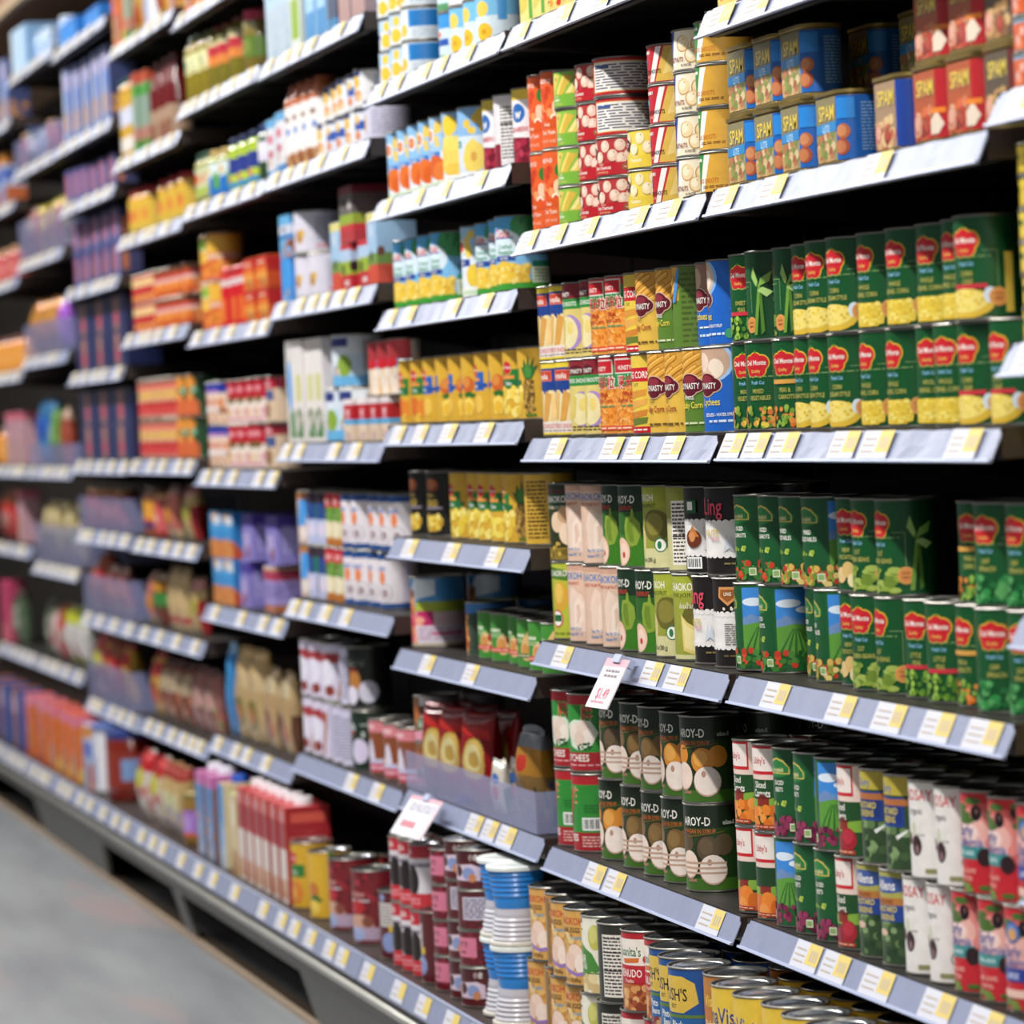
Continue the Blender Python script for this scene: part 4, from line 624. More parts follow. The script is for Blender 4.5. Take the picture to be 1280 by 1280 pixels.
box('purp', 'purple noodle box', 110, 90, 100, '8a80c8', [R(-50,74,150,100,'4a3a9a'), R(-40,20,20,60,'b8a8dc'), E(0,20,14,'8a3a3a',1), L(60,20,140,80,9,'b8b0e4')], 'noodle_box')
box('purp2', 'lilac noodle box with red picture', 110, 90, 96, 'a89ad8', [R(-50,70,150,92,'b83a5a'), L(-40,30,140,64,7,'6a5aa8'), R(-50,0,150,16,'b8704a'), R(-50,92,150,100,'d8b88a')], 'noodle_box')
bag('bluebag', 'tall bright blue packet', 60, 40, 200, '2f86cc', [R(-180,90,180,100,'8ab8dc'), R(-40,40,20,80,'4aa0e0')], 'noodle_bag')
bag('tanbag', 'tan noodle bag with oval window', 120, 50, 200, 'd0b078', [R(-180,88,180,100,'c8a05a'), E(-10,30,16,'8a7a2e',1), E(-10,28,10,'b8742e',1), E(80,30,16,'7a5a2a',1), R(-60,56,60,74,'dcc090')], 'noodle_bag')
bag('tanbag2', 'beige noodle bag, brown picture', 110, 50, 170, 'c8a878', [E(0,30,18,'8a4a2e',1), E(20,26,10,'c8704a',1), R(-60,70,60,90,'dcc8a0'), R(60,0,180,50,'6a4430')], 'noodle_bag')
bag('redbr', 'brown red snack bag', 110, 60, 150, '8a4430', [R(-60,50,60,80,'c8b090'), S(-80,5,90,45,16,8,['6a2a1e','a85a3a','d8a070'],3), R(-180,88,180,100,'5a2018')])
bag('pinkbag', 'pink brown snack bag', 110, 60, 150, 'a86a62', [R(-60,40,60,70,'c89a90'), S(-80,5,90,45,14,8,['7a3a34','8a9a6a','c87a6a'],5)])
bag('ylwbag', 'yellow red snack bag', 110, 60, 160, 'd8a83a', [R(-60,60,60,84,'c8302a'), E(0,36,18,'b8501e',1), R(-180,90,180,100,'c83030')])
bag('whbag', 'white red yellow snack bag', 120, 70, 165, 'e0d4cc', [R(-180,72,180,100,'c42a2e'), E(0,62,14,'d8cf4a',1.4), S(-80,8,80,46,14,9,['b8483a','d8a090','e8dcd0'],3)])
bag('mixbag', 'tan white snack bag with red top', 120, 70, 165, 'c8a870', [R(-180,80,180,100,'a83a30'), E(10,50,14,'d8d0a0',1), S(-80,8,80,40,12,9,['a8a0b8','b8a06a','8a8898'],5)])
jar('purjar', 'purple label jar with gold lid', 74, 120, '8a6a2e', '8a7a3a', '9a6ab8', [R(-40,20,40,80,'b08ad0'), R(-70,0,180,14,'d8603a')], .18, .66, 'food_jar', 'jar', .9, .84, .14)
jar('bigred', 'large dark red sauce jar, blue lid', 130, 180, '7a2212', '2a3f86', '8a2a18', [R(50,20,110,80,'7a9ac8')], .2, .7, 'food_jar', 'jar', .92, .86, .13)
jar('whtub', 'tall white grey tub with blue lid', 110, 180, 'b8b8c0', '5a74b8', 'c8ccd8', [R(20,0,60,100,'e6e4ea'), R(-40,10,10,60,'8a94b8'), E(-20,16,10,'c87a3a',1)], .05, .84, 'food_tub', 'tub', .95, .88, .08)
box('blwht', 'blue white carton with orange top', 90, 70, 170, 'b8c4e0', [R(-50,50,150,74,'5a74c0'), R(-50,80,150,100,'d88a3a'), R(-20,10,30,46,'2f4a9a'), R(50,0,150,40,'c86a3a')])
box('pinkor', 'pink red snack carton', 100, 80, 180, 'd86a6a', [R(-50,84,150,100,'e08aa0'), E(-10,60,9,'3a4a3a',.7), G([(-50,0),(-50,30),(50,50),(50,0)],'c83a2a'), R(20,10,44,50,'8a9a4a'), R(50,0,150,84,'d8763a')])
box('orcart', 'orange red snack carton', 100, 80, 180, 'd8622e', [R(-50,84,150,100,'e07a94'), E(0,60,8,'44503a',.7), R(-40,8,10,40,'c89a6a'), R(10,10,40,44,'7a3a6a'), R(50,20,150,84,'e07a2a'), R(50,0,150,20,'e8b85a')])
box('brcart', 'brown pink snack carton', 100, 80, 180, '9a5a42', [R(-50,60,50,90,'d8a8a8'), S(-40,4,40,50,12,6,['6a4a3a','c84a4a','8a7a8a'],3), R(50,0,150,100,'2f5aa0')])
jar('yeljar', 'yellow jar with red lid', 78, 110, 'c8902a', 'a8202a', 'd8b03e', [E(0,50,24,'d8703a',1), R(-70,0,180,12,'c8b04a')], .1, .74)
jar('yellow', 'tall yellow jar with pale label', 90, 190, 'b88a24', '3a5a54', 'c89c34', [E(10,60,16,'c8cce0',1), R(-60,4,40,26,'e0d8d0')], .05, .82, 'food_jar', 'jar', .92, .88, .08)
box('redgrn', 'red green upright carton', 75, 60, 190, '9a9a8a', [R(-50,86,150,100,'b84a2a'), R(-50,70,150,84,'4a9a3a'), R(-50,30,150,70,'8aa090'), R(-50,0,150,14,'4a8a34'), R(-50,14,150,30,'b07a6a')])
jar('redbot', 'dark red bottle with brown base', 60, 200, '6a1a1c', '5a1418', 'a88a72', [R(-40,10,40,60,'8a5a44'), R(-70,0,180,10,'c8b0b0')], .03, .42, 'sauce_bottle', 'bottle', .5, .66, .1)
can('brred', 'cream and red stew can', 76, 96, 'd8a08a', [R(-70,74,180,88,'d86a5a'), R(-70,88,180,100,'8a6a5a'), R(0,48,50,70,'e0b05a'), R(-30,50,0,68,'7a7a7a'), R(-70,6,180,40,'c83a3a'), S(-60,6,90,40,14,7,['a8241e','d8605a'],3)])
can('grnor', 'green orange stew can', 76, 96, '1c4a26', [E(0,84,20,'e0913a',1.8), G([(-60,0),(-60,40),(20,60),(60,30),(60,0)],'d86a3a'), E(20,50,10,'e8a04a',1), E(40,64,8,'8ac0a0',1)])
jar('sauce', 'orange sauce jar with dark lid', 76, 120, '9a4a1c', '5a3a24', 'dc9a34', [R(-70,0,180,24,'4a3058'), R(-70,24,180,34,'c8402e')], .16, .74)
bag('pnkpk', 'pink orange spice bag', 90, 50, 125, 'd87a6a', [E(0,44,18,'e0912a',1), R(-180,84,180,100,'b88a80'), R(-180,0,180,18,'d8b890')])
bag('crpk', 'cream red spice bag', 90, 50, 130, 'c8a870', [R(-60,40,60,64,'b8b04a'), R(40,0,180,60,'a82a30'), R(-180,80,180,100,'d8908a')])
bag('grnpk', 'green yellow spice bag', 90, 50, 130, '6a4a24', [R(-180,40,180,64,'3f8a3e'), R(-180,66,180,84,'d8962e'), R(-180,0,180,30,'7a3420')])
bag('crepe', 'cream noodle bag with red stripe', 90, 40, 150, 'dcbc88', [R(-180,10,180,22,'c84a3a'), R(-180,92,180,100,'c8a87a')], 'noodle_bag')
# bays 7 to 9
box('bpink', 'navy carton with pink stripe', 270, 90, 91, '25305f', [R(-17,4,10,96,'a87a6e'), R(-16,20,9,50,'c85a6a'), E(-4,70,10,'d88a7a',1), R(50,0,150,100,'1f2852')])
box('bwhite', 'pale blue white carton', 110, 70, 200, '7f90c4', [R(-50,0,-20,100,'c8d4ee'), R(-40,70,40,92,'c0b8dc'), R(-30,16,10,40,'d8a05a'), E(20,60,12,'4a80d8',.8), R(50,0,150,100,'3f4a78'), S(50,10,140,50,4,6,['d89a5a','c88a4a'],3)])
box('bpurp', 'lilac orange carton', 100, 60, 88, '5a5f98', [R(-30,20,10,90,'c8605a'), R(10,10,40,80,'8a90cc'), R(50,0,150,100,'46466e'), R(60,20,90,70,'c87a54')])
box('bcase', 'bright blue display case', 240, 120, 60, '3a8ee0', [R(-50,80,150,100,'2f7ad0'), R(50,0,150,100,'2a80d8')])
box('wcase', 'white blue carton', 130, 110, 130, 'a8cdee', [R(-50,0,-10,100,'e4eef8'), R(50,0,150,100,'8ab4dc')])
jar('smallbl', 'small white blue jar', 60, 90, 'a8c4e8', 'd8e4f4', 'b8d0f0', [E(0,50,20,'6a8ad8',1)], .1, .74)
bag('yelred', 'yellow snack bag with red middle', 110, 60, 150, 'd0c04a', [R(-30,0,40,90,'d8402e'), E(-80,50,20,'e0d46a',1), E(80,40,20,'b8a030',1)])
bag('orteddy', 'orange brown snack bag', 130, 70, 160, 'c8843a', [E(0,70,18,'d89a4a',1), E(0,36,22,'a8642a',1), R(60,0,180,100,'8a6a30')])
bag('purbag', 'bright purple snack bag', 90, 50, 140, 'a85ad0', [E(0,50,20,'c88ae4',1), R(-180,0,180,16,'6a3a8a')])
bag('blubag', 'tall blue snack pouch', 130, 70, 190, '2a6ac0', [R(-180,76,180,100,'3a78a8'), R(-180,0,180,40,'3a9ad8'), E(0,56,14,'1c54b8',1)])
bag('grnred', 'green snack pouch', 80, 50, 160, '6a9a4a', [R(-180,0,180,40,'4a5a2a'), E(0,60,16,'a8c88a',1)])
bag('redpch', 'red brown snack pouch', 80, 50, 160, 'a84a34', [R(-180,80,180,100,'d8b8a0'), R(-180,0,180,30,'c86a4a')])
bag('tanbig', 'large cream snack bag', 150, 80, 170, 'd0bc88', [S(-90,10,90,80,14,8,['e0d0a0','b8a468','c8a070'],3), E(30,44,6,'5a9a8a',1)])
box('pinkbx', 'pink carton', 100, 60, 160, 'c89aa4', [R(-50,86,150,100,'d86a80'), R(-40,0,40,50,'b89a90')])
bag('redbag', 'red white snack bag', 120, 70, 160, 'c02a2a', [R(-180,70,180,100,'a8502a'), E(0,44,16,'d8a8a0',1.2)])
box('magenta', 'magenta carton', 100, 60, 190, 'c83a6a', [R(-50,0,50,30,'d86a7a'), R(50,0,150,100,'a83058')])
bag('wild', 'white pink snack bag', 120, 70, 150, 'd8b8b4', [E(-20,40,16,'c83a5a',1), R(40,20,180,70,'e0d4d0'), R(-180,86,180,100,'a88a7a')])
bag('limebag', 'white lime snack bag', 120, 70, 160, 'd8d4d0', [R(-180,70,180,96,'c8cc3a'), E(0,20,16,'c84a4a',1.2), R(-180,0,180,10,'a8b03a')])
bag('dkbag', 'dark green snack bag', 110, 60, 170, '5a6a52', [R(-40,30,40,70,'a8a89a'), R(-180,80,180,100,'3a3a30')])
jar('redjar', 'red pepper jar with orange lid', 70, 105, 'a83a30', 'c89a6a', 'c85a5a', [E(0,50,20,'e0b0a0',1)], .15, .7)
jar('orjar', 'orange jar with brown lid', 80, 110, 'd88a3a', '6a3a2a', 'e0963e', [E(0,50,20,'e8b070',1)], .1, .74)
bag('goldred', 'red snack bag with gold medallion', 105, 44, 150, '9a1418', [E(4,52,24,'b8923a',.9), E(4,52,22,'dcba62',.9), E(2,54,15,'efe0a0',.9), E(4,52,9,'cda548',.9), G([(-60,96),(50,80),(60,70),(-50,84)],'c8281e'), R(-180,92,180,100,'7a1014')])
bag('clear', 'clear bag of brown nuts', 85, 55, 150, '8a6a3a', [R(-180,78,180,100,'8a8c94'), R(-180,50,180,78,'b8802e'), S(-150,4,150,50,40,5,['4a5a8a','6a4a2a','a88a4a','3a4a3a'],4), E(0,62,9,'c83a2a',1)])
bag('tube', 'small white snack pouch, red dots', 40, 25, 85, 'e6dccc', [E(0,40,14,'d8402e',1), E(0,66,10,'4a80d0',1.4), R(60,0,180,50,'1f7a3e'), R(-180,86,180,100,'ece8e0')])
# ------------------------------------------------------------ what stands where: (bay, rail height, shelf phrase, rows); a row is (name, mm above the shelf, items, rows behind)
# an item is  pixel-of-its-left-edge : product [* stack height] [: degrees turned]
LAY = [
 (0, .259, 'far right shelf', [('', 0, '1262:fishor*5', 0)]),
 (0, .006, 'rightmost fish tin shelf', [('', 0, '1246:fish*6', 0)]),
 (0, -.269, 'lower fish tin shelf', [('', 0, '1264:fish*6', 0)]),
 (0, -.53, 'lowest right edge shelf', [('', 0, '1274:fish*5', 0)]),
 (1, .447, 'top right shelf', [('', 0, '888:cocktl 905:cocktl 925:paley 950:paley', 0)]),
 (1, .225, 'luncheon meat shelf', [
   ('bottom row', 0, '903:lite 937:lite 969:lite 1013:lite 1085:classic 1133:hot 1175:hot 1221:bacon', 0),
   ('top row', 88, '903:lite 935:lite 969:lite 1134:hot 1175:hot 1221:bacon', 0),
   ('back row', 0, '1050:lite 1116:lite', 0), ('back row, upper', 88, '1054:lite 1116:lite', 0)]),
 (1, -.08, 'eye-level green can shelf', [
   ('bottom row', 0, '915:mixveg:34 932:mixveg:30 966:peacar:28 993:corncream:4 1011:corncream:6 1035:corncream:18 1075:cornwhole:6 1108:cornwhole:8 1145:cornwhole:26 1167:cornwhole:20 1197:cornred:14 1237:cornred:8', 0),
   ('top row', 112, '912:pea:26 932:beanart:-44 966:beanart:-40 990:corncream:10 1007:corncream:16 1033:corncream:14 1071:cornwhole:10 1107:cornwhole:14 1145:cornwhole:18 1177:cornwhole:10 1192:cornred:22', 0)]),
 (1, -.384, 'lower green can shelf', [
   ('bottom row', 0, '918:spcar:-26 949:spcar:-6 1007:spmix:-10 1018:spmix:-14 1050:potato:16 1064:gbean:20 1094:gbean:0 1130:peared:22 1157:peared:26 1195:peacar:6 1219:spin:36 1260:spin:22', 0),
   ('top row', 112, '918:spcar:12 948:spcar:10 974:spmix:6 1002:spmix:12 1045:potato:20 1064:gbean:8 1094:gbean:4 1197:peacar:22 1217:spin:20 1257:spin:12', 0)]),
 (1, -.692, 'olive can shelf', [
   ('bottom row', 0, '907:libdice:8 916:libdice:18 943:spbeet:-50 970:spbeet:4 989:spbeet:10 1019:libbeet:6 1043:must2:16 1077:must2:14 1098:lind:12 1134:lind:6 1159:olive:4 1202:olive:18 1238:olive2:16 1263:olive2:4', 2),
   ('top row', 111, '905:libcar:4 914:libcar:18 938:spbeet:16 967:spbeet:0 985:spbeet:-44 1017:libbeet:0 1041:must:12 1074:must:6 1097:lind:14 1133:lind:10 1159:olive:8 1199:olive:-2 1237:olive2:18', 2)]),
 (2, .529, 'fruit cocktail top shelf', [('', 0, '626:paley 640:paley 655:cocktl 668:cocktl 690:cocktl 715:cocktl 745:paley', 0)]),
 (2, .224, 'water chestnut shelf', [
   ('', 0, '656:soup*2:6 671:soup*2:16 690:bamgrn*4:14 722:chest*4:10 744:chest+chest+chestb+chestb:26 784:chestw*2:30 811:bamred*4:8 842:nutblue*4:8 870:bamwht*4:8', 0)]),
 (2, -.082, 'baby corn shelf', [
   ('bottom row', 0, '672:fort:4 677:fort:18 702:dynsh:24 726:dynsh:10 736:kern:10 762:kern:34 783:young:4 797:babycut:18 822:babycut:4 841:babywh:20 871:lychlow:16', 0),
   ('top row', 112, '672:fort:4 677:fort:18 700:dynsh:8 725:dynsh:8 731:kern:14 757:kern:16 780:young:4 795:babycut:18 820:babywh:10 840:babywh:-50 870:lychb:6 884:lych:-16', 0)]),
 (2, -.385, 'jackfruit shelf', [
   ('bottom row', 0, '683:mango:20 707:toddy:4 718:toddy:26 741:toddy:16 754:jack:8 775:jack:18 805:jackol:2 827:jackyel:22 857:ling:14 882:lingsh:26', 1),
   ('top row', 117, '683:longan:22 707:toddy:4 718:toddy:22 752:jack:6 773:jack:18 803:jackol:2 833:jacknut:20 855:lingnut:10 881:ling:26', 1)]),
 (2, -.693, 'lychee and longan shelf', [
   ('bottom row', 0, '691:lychback:0 705:lychback:8 749:longor:6 777:longbr:8 802:longbr:14 827:longbr:10 855:longdk:30', 2),
   ('top row', 118, '686:lychg:0 709:lychg:18 749:longdk:8 775:longbr:16 798:longbr:-2 825:longor:4 850:longor:26', 2)]),
 (2, -.945, 'near base shelf', [('bottom row', 0, '660:quail:10 682:quaildk:4 689:quail:4 708:quail:16 727:hominy:12 747:nutri:18 777:menudo:18 806:menudo:4 812:bush:4 824:bush:14 835:bushblk:18 880:vistabr:14 890:vista:24 914:vista:12 953:vista:10 978:vista:20 995:vista:14 1040:vista:10 1085:vista:8 1130:vista:12 1170:vista:8', 2), ('top row', 112, '662:quail:10 682:quaildk:4 689:quail:4 705:quail:16 727:hominy:12 747:nutri:18 777:menudo:18 806:menudo:4 812:bush:4 824:bush:14 835:bushblk:18 880:vistabr:14 890:vista:24 914:vista:12 953:vista:10 978:vista:20 995:vista:14 1040:vista:10 1085:vista:8 1130:vista:12 1170:vista:8', 2)]),
 (3, .529, 'top shelf of fruit cups', [
   ('', 0, '465:pch8*4 481:pch8*4 499:pch8b*4:20 546:pch15b*2 560:pch15*2 577:pch15*2:-6 592:pch15*2', 0)]),
 (3, .331, 'pear can shelf', [
   ('', 0, '481:peach:10 492:peach:16 506:peach:20 522:peach:4 534:apric:2 544:pearsl:18 572:pearbl:8 603:cran:6 617:crannut:20 640:cran:20', 0)]),
 (3, .143, 'crushed pineapple shelf', [('', 0, '480:dole:12 492:dole:6 506:dole:14 521:dole:10 576:doley:6 594:dole:14 611:dole:8 619:dole:26', 0)]),
 (3, -.056, 'yellow mango shelf', [('', 0, '497:mang:6 509:mang:16 522:mangb:4 535:mangh:-24 553:mangb:-14 559:mangh:-40 586:mangb:0 591:mangh:-34 605:pinet:20 622:pinet:-30', 0)]),
 (3, -.249, 'pineapple ring shelf', [('', 0, '512:gold:4 533:gold:16 562:pinec:6 584:pinec:14 596:pinec:18 612:piner:12 628:pinet:-8 655:pinenut:4', 0)]),
 (3, -.442, 'short green can shelf', [('', 0, '502:bigfr:10 582:bigtop:4 597:smgrn:4 613:smgrn:18 635:smgrn:-4 646:smgrn2:8 660:smgrn:10 672:smgrn2:0', 1)]),
 (3, -.686, 'clear-fronted snack bag shelf', [
   ('', 0, '500:stackbr*2:10 520:goldred:16 548:goldred:18 577:goldred:20 613:tube:20 640:clear:12', 1)]),
 (3, -.945, 'red bean base shelf', [
   ('', 0, '411:rbean:6 440:rbean:18 474:rbeannut:18 488:blackw*2:4 499:blackw*2:16 512:blackw*2:0 525:rbeannut:-20 540:pinkb*4:10 558:mar+mar+marnut+mar:6 572:mar+pinkb+marnut+mar:12', 1),
   ('column', 0, '599:cupgrey+cupblue+cupgrey+cupblue 611:cupgrey+cupblue+cupgrey+cupblue', 0)]),
 (4, .664, 'white carton top shelf', [('', 0, '332:wbpack 347:wbpack 362:gwpack 380:bluepk 394:bluepk 408:darkbx 421:pinkpk 438:pinkpk', 0)]),
 (4, .445, 'evaporated milk shelf', [
   ('bottom row', 0, '339:pinkblu 354:choc 366:choc 377:choc 388:choc 396:milk 405:milkb 414:milkb 426:milk 436:milkb 451:milkw', 0),
   ('top row', 68, '404:milk 414:milk 421:milk 433:milkb 442:milk', 0)]),
 (4, .193, 'white nut can shelf', [
   ('bottom row', 0, '346:bluebx 366:nutw 385:nutw 414:palecart 426:cow 448:cow', 0),
   ('top row', 86, '344:wafer 365:nutw:14', 0), ('upper tier', 86, '424:cowdk', 0), ('end', 0, '459:palecart', 0)]),
 (4, -.084, 'tall coconut carton shelf', [
   ('bottom row', 0, '350:cocartb 362:cocart 383:cocart 393:cocart 405:cocblue:0 424:cocblue:10 430:redtri 448:redtri 462:redtri 476:redtri', 0),
   ('top row', 101, '414:cocblue:20', 0), ('upper tier', 80, '460:redwh 471:redwh 484:redwh', 0)]),
 (4, -.389, 'coconut milk can shelf', [
   ('bottom row', 0, '372:blucur 385:darkcoc 397:darkcoc 406:garl 418:garl 427:cocmilk:18 440:cocmilk:24 460:cocmilk:4 473:cocmilk:14', 0),
   ('top row', 105, '371:blucur 383:darkcoc 395:darkcoc 406:garl 416:garl 426:cocmilk:4 438:cocmilk:14 460:cocmilk:8 473:cocmilk:10 486:cocmilk:20', 0)]),
 (4, -.695, 'lilac label can shelf', [
   ('bottom row', 0, '362:whbr:0 374:whbr:14 390:whbr:-30 408:whnut:16 426:whnut:8 438:dkcoc2:20 461:pinkbr:6 479:pinkbr:16 496:pinkbr:10', 0),
   ('top row', 113, '372:whbr:6 385:whbr:18 401:whbr:26 424:whnut:16 434:dkcoc:26', 0)]),
 (4, -.945, 'yellow mango base shelf', [('', 0, '318:capcart 328:capcart 339:capcart 350:capcart 364:mangy:16 386:mangy2:4', 0)]),
 (5, .862, 'highest shelf fifth bay', [('', 0, '228:orcart 243:grnor*2 258:brred*2 275:bwhite', 0)]),
 (5, .667, 'amber jar shelf', [('', 0, '222:oil 236:oil 250:oil 260:oilred 272:oilred 286:oilred 304:jarred', 0)]),
 (5, .442, 'pickle jar shelf', [('', 0, '232:pickle 243:pickle 259:pickle2 274:pickle2 286:pickle3 297:pickle3 310:pickle3 323:greenbt 334:pinkblu', 0)]),
 (5, .166, 'orange soup shelf', [
   ('', 0, '240:greenor*2 257:orylw*2', 0), ('bottles', 0, '277:redtin 289:redtin 298:redtin', 0),
   ('bottom row', 0, '306:orpack 322:orpack', 0), ('top row', 67, '304:orpack 320:orpack', 0)]),
 (5, -.138, 'corned beef shelf', [
   ('bottom row', 0, '249:meat 261:meat 272:meat 285:corned 297:corned 310:corned 319:corned 332:corned2', 0),
   ('top row', 95, '248:meat 266:meat 284:corned 296:corned 308:corned 319:corned 332:corned2', 0)]),
 (5, -.435, 'blue pasta box shelf', [
   ('bottom row', 0, '249:bluor 268:bluor 300:purp 330:purp2', 0), ('top row', 101, '248:bluor 277:bluor 303:purp 333:purp', 0)]),
 (5, -.725, 'tan noodle bag shelf', [('', 0, '281:bluebag 292:tanbag 308:tanbag 326:tanbag2 344:tanbag2', 0)]),
 (5, -.945, 'drink carton base shelf', [('', 0, '229:purjar 246:bluecart 258:bluecart 274:bluecap 289:greencap 298:capcart 308:capcart', 0)]),
 (6, .888, 'highest shelf sixth bay', [('', 0, '140:orcart 153:redgrn 164:ylwbag 178:whtub 192:ylwbag 208:orcart', 0)]),
 (6, .616, 'red bottle shelf', [('', 0, '138:yellow 150:yellow 165:redgrn 177:redgrn 188:redbot 198:redbot 207:redbot', 0)]),
 (6, .427, 'yellow jar shelf', [('', 0, '153:yeljar 165:yeljar 178:yeljar 198:yeljar*1 210:yeljar 222:yeljar', 0)]),
 (6, .189, 'orange stew can shelf', [
   ('bottom row', 0, '153:redyel 162:redyel 171:redyel 181:redyel 191:orred 200:orred 209:orred 218:orred 227:orred', 0),
   ('top row', 70, '153:redyel 163:redyel 172:redyel 182:redyel 191:orred 200:orred 209:orred 218:orred 228:orred', 0)]),
 (6, -.116, 'cream red can shelf', [
   ('bottom row', 0, '163:brred 172:brred 182:brred 193:brred 203:brred 212:brred 221:grnor 233:grnor', 0),
   ('top row', 96, '162:brred 171:brred 181:brred 192:brred 202:brred 211:brred 220:grnor 232:grnor', 0)]),
 (6, -.307, 'sauce jar shelf', [('', 0, '163:sauce 176:sauce 190:redjar 204:pnkpk 226:crpk', 0)]),
 (6, -.523, 'spice bag shelf', [('', 0, '170:pnkpk 186:grnpk 207:crepe 219:crepe 235:crpk', 0)]),
 (6, -.75, 'brown snack bag shelf', [('', 0, '170:ylwbag 188:redbr 206:redbr 222:redbr 238:pinkbag 252:pinkbag', 0)]),
 (6, -.945, 'snack base shelf', [('', 0, '168:whbag 186:whbag 198:mixbag 209:mixbag', 0)]),
 (7, .98, 'highest shelf seventh bay', [('', 0, '64:smallbl 76:bcase 106:bcase', 0)]),
 (7, .727, 'pale carton shelf', [('', 0, '80:bwhite 92:bwhite 104:bwhite 116:bwhite 127:bwhite', 0)]),
 (7, .564, 'lilac carton shelf', [('', 0, '82:bpurp 92:bpurp 102:bpurp 113:bpurp 124:bpurp 136:bpurp', 0)]),
 (7, .341, 'mixed lilac carton shelf', [('', 0, '92:bpurp*2 104:bpurp*2 116:bpurp*2 128:bpurp*2 140:bpurp*2', 0)]),
 (7, .115, 'upper navy carton shelf', [('', 0, '94:bpink*2 115:bpink*2 136:bpink*2', 0)]),
 (7, -.119, 'lower navy carton shelf', [('', 0, '96:bpink*2 117:bpink*2 139:bpink*2', 0)]),
 (7, -.303, 'red jar tray shelf', [('', 0, '96:redjar 107:redjar 118:redjar 130:redjar 142:redjar', 0)]),
 (7, -.524, 'pink spice tray shelf', [('', 0, '104:pnkpk 116:redbag 130:pnkpk 144:pnkpk', 0)]),
 (7, -.755, 'yellow bag tray shelf', [('', 0, '104:whbag 118:ylwbag 132:redbag 148:ylwbag', 0)]),
 (7, -.945, 'large jar base shelf', [('', 0, '88:orcart 104:blwht 116:whtub 133:bigred', 0)]),
 (8, 1.0, 'highest shelf eighth bay', [('', 0, '12:wcase 24:wcase 44:smallbl 52:smallbl', 0)]),
 (8, .724, 'dark tray shelf', [('', 0, '22:redjar 34:greenbt 48:smallbl 58:redjar', 0)]),
 (8, .461, 'yellow snack bag shelf', [('', 0, '30:redbr 40:yelred 54:yelred 66:yelred', 0)]),
 (8, .18, 'orange snack bag shelf', [('', 0, '32:orteddy 46:orteddy 58:orteddy 70:purbag', 0)]),
 (8, -.136, 'blue pouch shelf', [('', 0, '32:blubag 46:blubag 60:grnred 73:redpch', 0)]),
 (8, -.414, 'large cream bag shelf', [('', 0, '40:tanbig 58:tanbig 76:tanbig', 0)]),
 (8, -.695, 'lime snack bag shelf', [('', 0, '26:dkbag 44:wild 56:redbag 72:limebag 88:limebag', 0)]),
 (8, -.945, 'orange carton base shelf', [('', 0, '32:pinkor 48:pinkor 62:orcart 76:orcart', 0)]),
 (9, .888, 'top shelf at far left', [('', 0, '-10:bwhite 2:bwhite', 0)]),
 (9, .647, 'second shelf at far left', [('', 0, '-12:blwht 0:blwht', 0)]),
 (9, .424, 'third shelf at far left', [('', 0, '-10:redjar 0:redjar 12:redjar', 0)]),
 (9, .148, 'fourth shelf at far left', [('', 0, '-8:orjar 4:orjar 16:orjar 27:orjar', 0)]),
 (9, -.136, 'fifth shelf at far left', [('', 0, '-4:orjar 8:pinkbx 20:pinkbx', 0)]),
 (9, -.376, 'sixth shelf at far left', [('', 0, '-10:redbag 6:redbag 22:pinkbx', 0)]),
 (9, -.695, 'seventh shelf at far left', [('', 0, '-10:magenta 0:magenta 14:dkbag', 0)]),
 (9, -.945, 'base shelf at far left', [('', 0, '-14:brcart 0:brcart 16:brcart', 0)]),
]
BASE = -.945
SCL = [1.0]
def left_px(p, X, Y, zm):
    """picture x of the left outline of an item whose front touches X"""
    if p['round']:
        r = p['w']*SCL[0]/2; cx = X+r+D; m = math.hypot(cx, Y); t = math.asin(min(.9, r/m)); a = math.atan2(cx, Y)-t; L_ = math.sqrt(m*m-r*r)
        return proj(L_*math.sin(a)-D, L_*math.cos(a), zm)[0]
    return proj(X, Y+p['w']*SCL[0]/2, zm)[0]
def bis(f, lo, hi, target):
    s = f(hi) > f(lo)
    for _ in range(40):
        m = (lo+hi)/2
        if (f(m) < target) == s: lo = m
        else: hi = m
    return (lo+hi)/2
ORD = ['leftmost', 'second from left', 'third from left', 'fourth from left', 'fifth from left', 'sixth from left', 'seventh from left', 'eighth from left', 'ninth from left', 'tenth from left', 'eleventh from left', 'twelfth from left']
LEVN = {2: ['bottom', 'top'], 3: ['bottom', 'middle', 'top'], 4: ['bottom', 'second', 'third', 'top'], 5: ['bottom', 'second', 'third', 'fourth', 'top'], 6: ['bottom', 'second', 'third', 'fourth', 'fifth', 'top']}
REC = []
FAR = {}
EXT = {0: (.004, .015), 1: (.004, .085), 2: (.06, .02), 3: (.004, .02)}
def place(p, x, y, z, rot, info, sc=1.0):
    if 'mesh' not in p: p['mesh'] = p['parts']()
    root = bpy.data.objects.new(p['name'], None); COL.objects.link(root)
    root.empty_display_size = .02; root.location = (x, y, z); root.rotation_euler = (0, 0, math.radians(rot))
    for n, me in p['mesh']: obj(n, me, root)
    root['category'] = p['cat']; root.scale = (sc, sc, 1)
    REC.append((root, p, info))
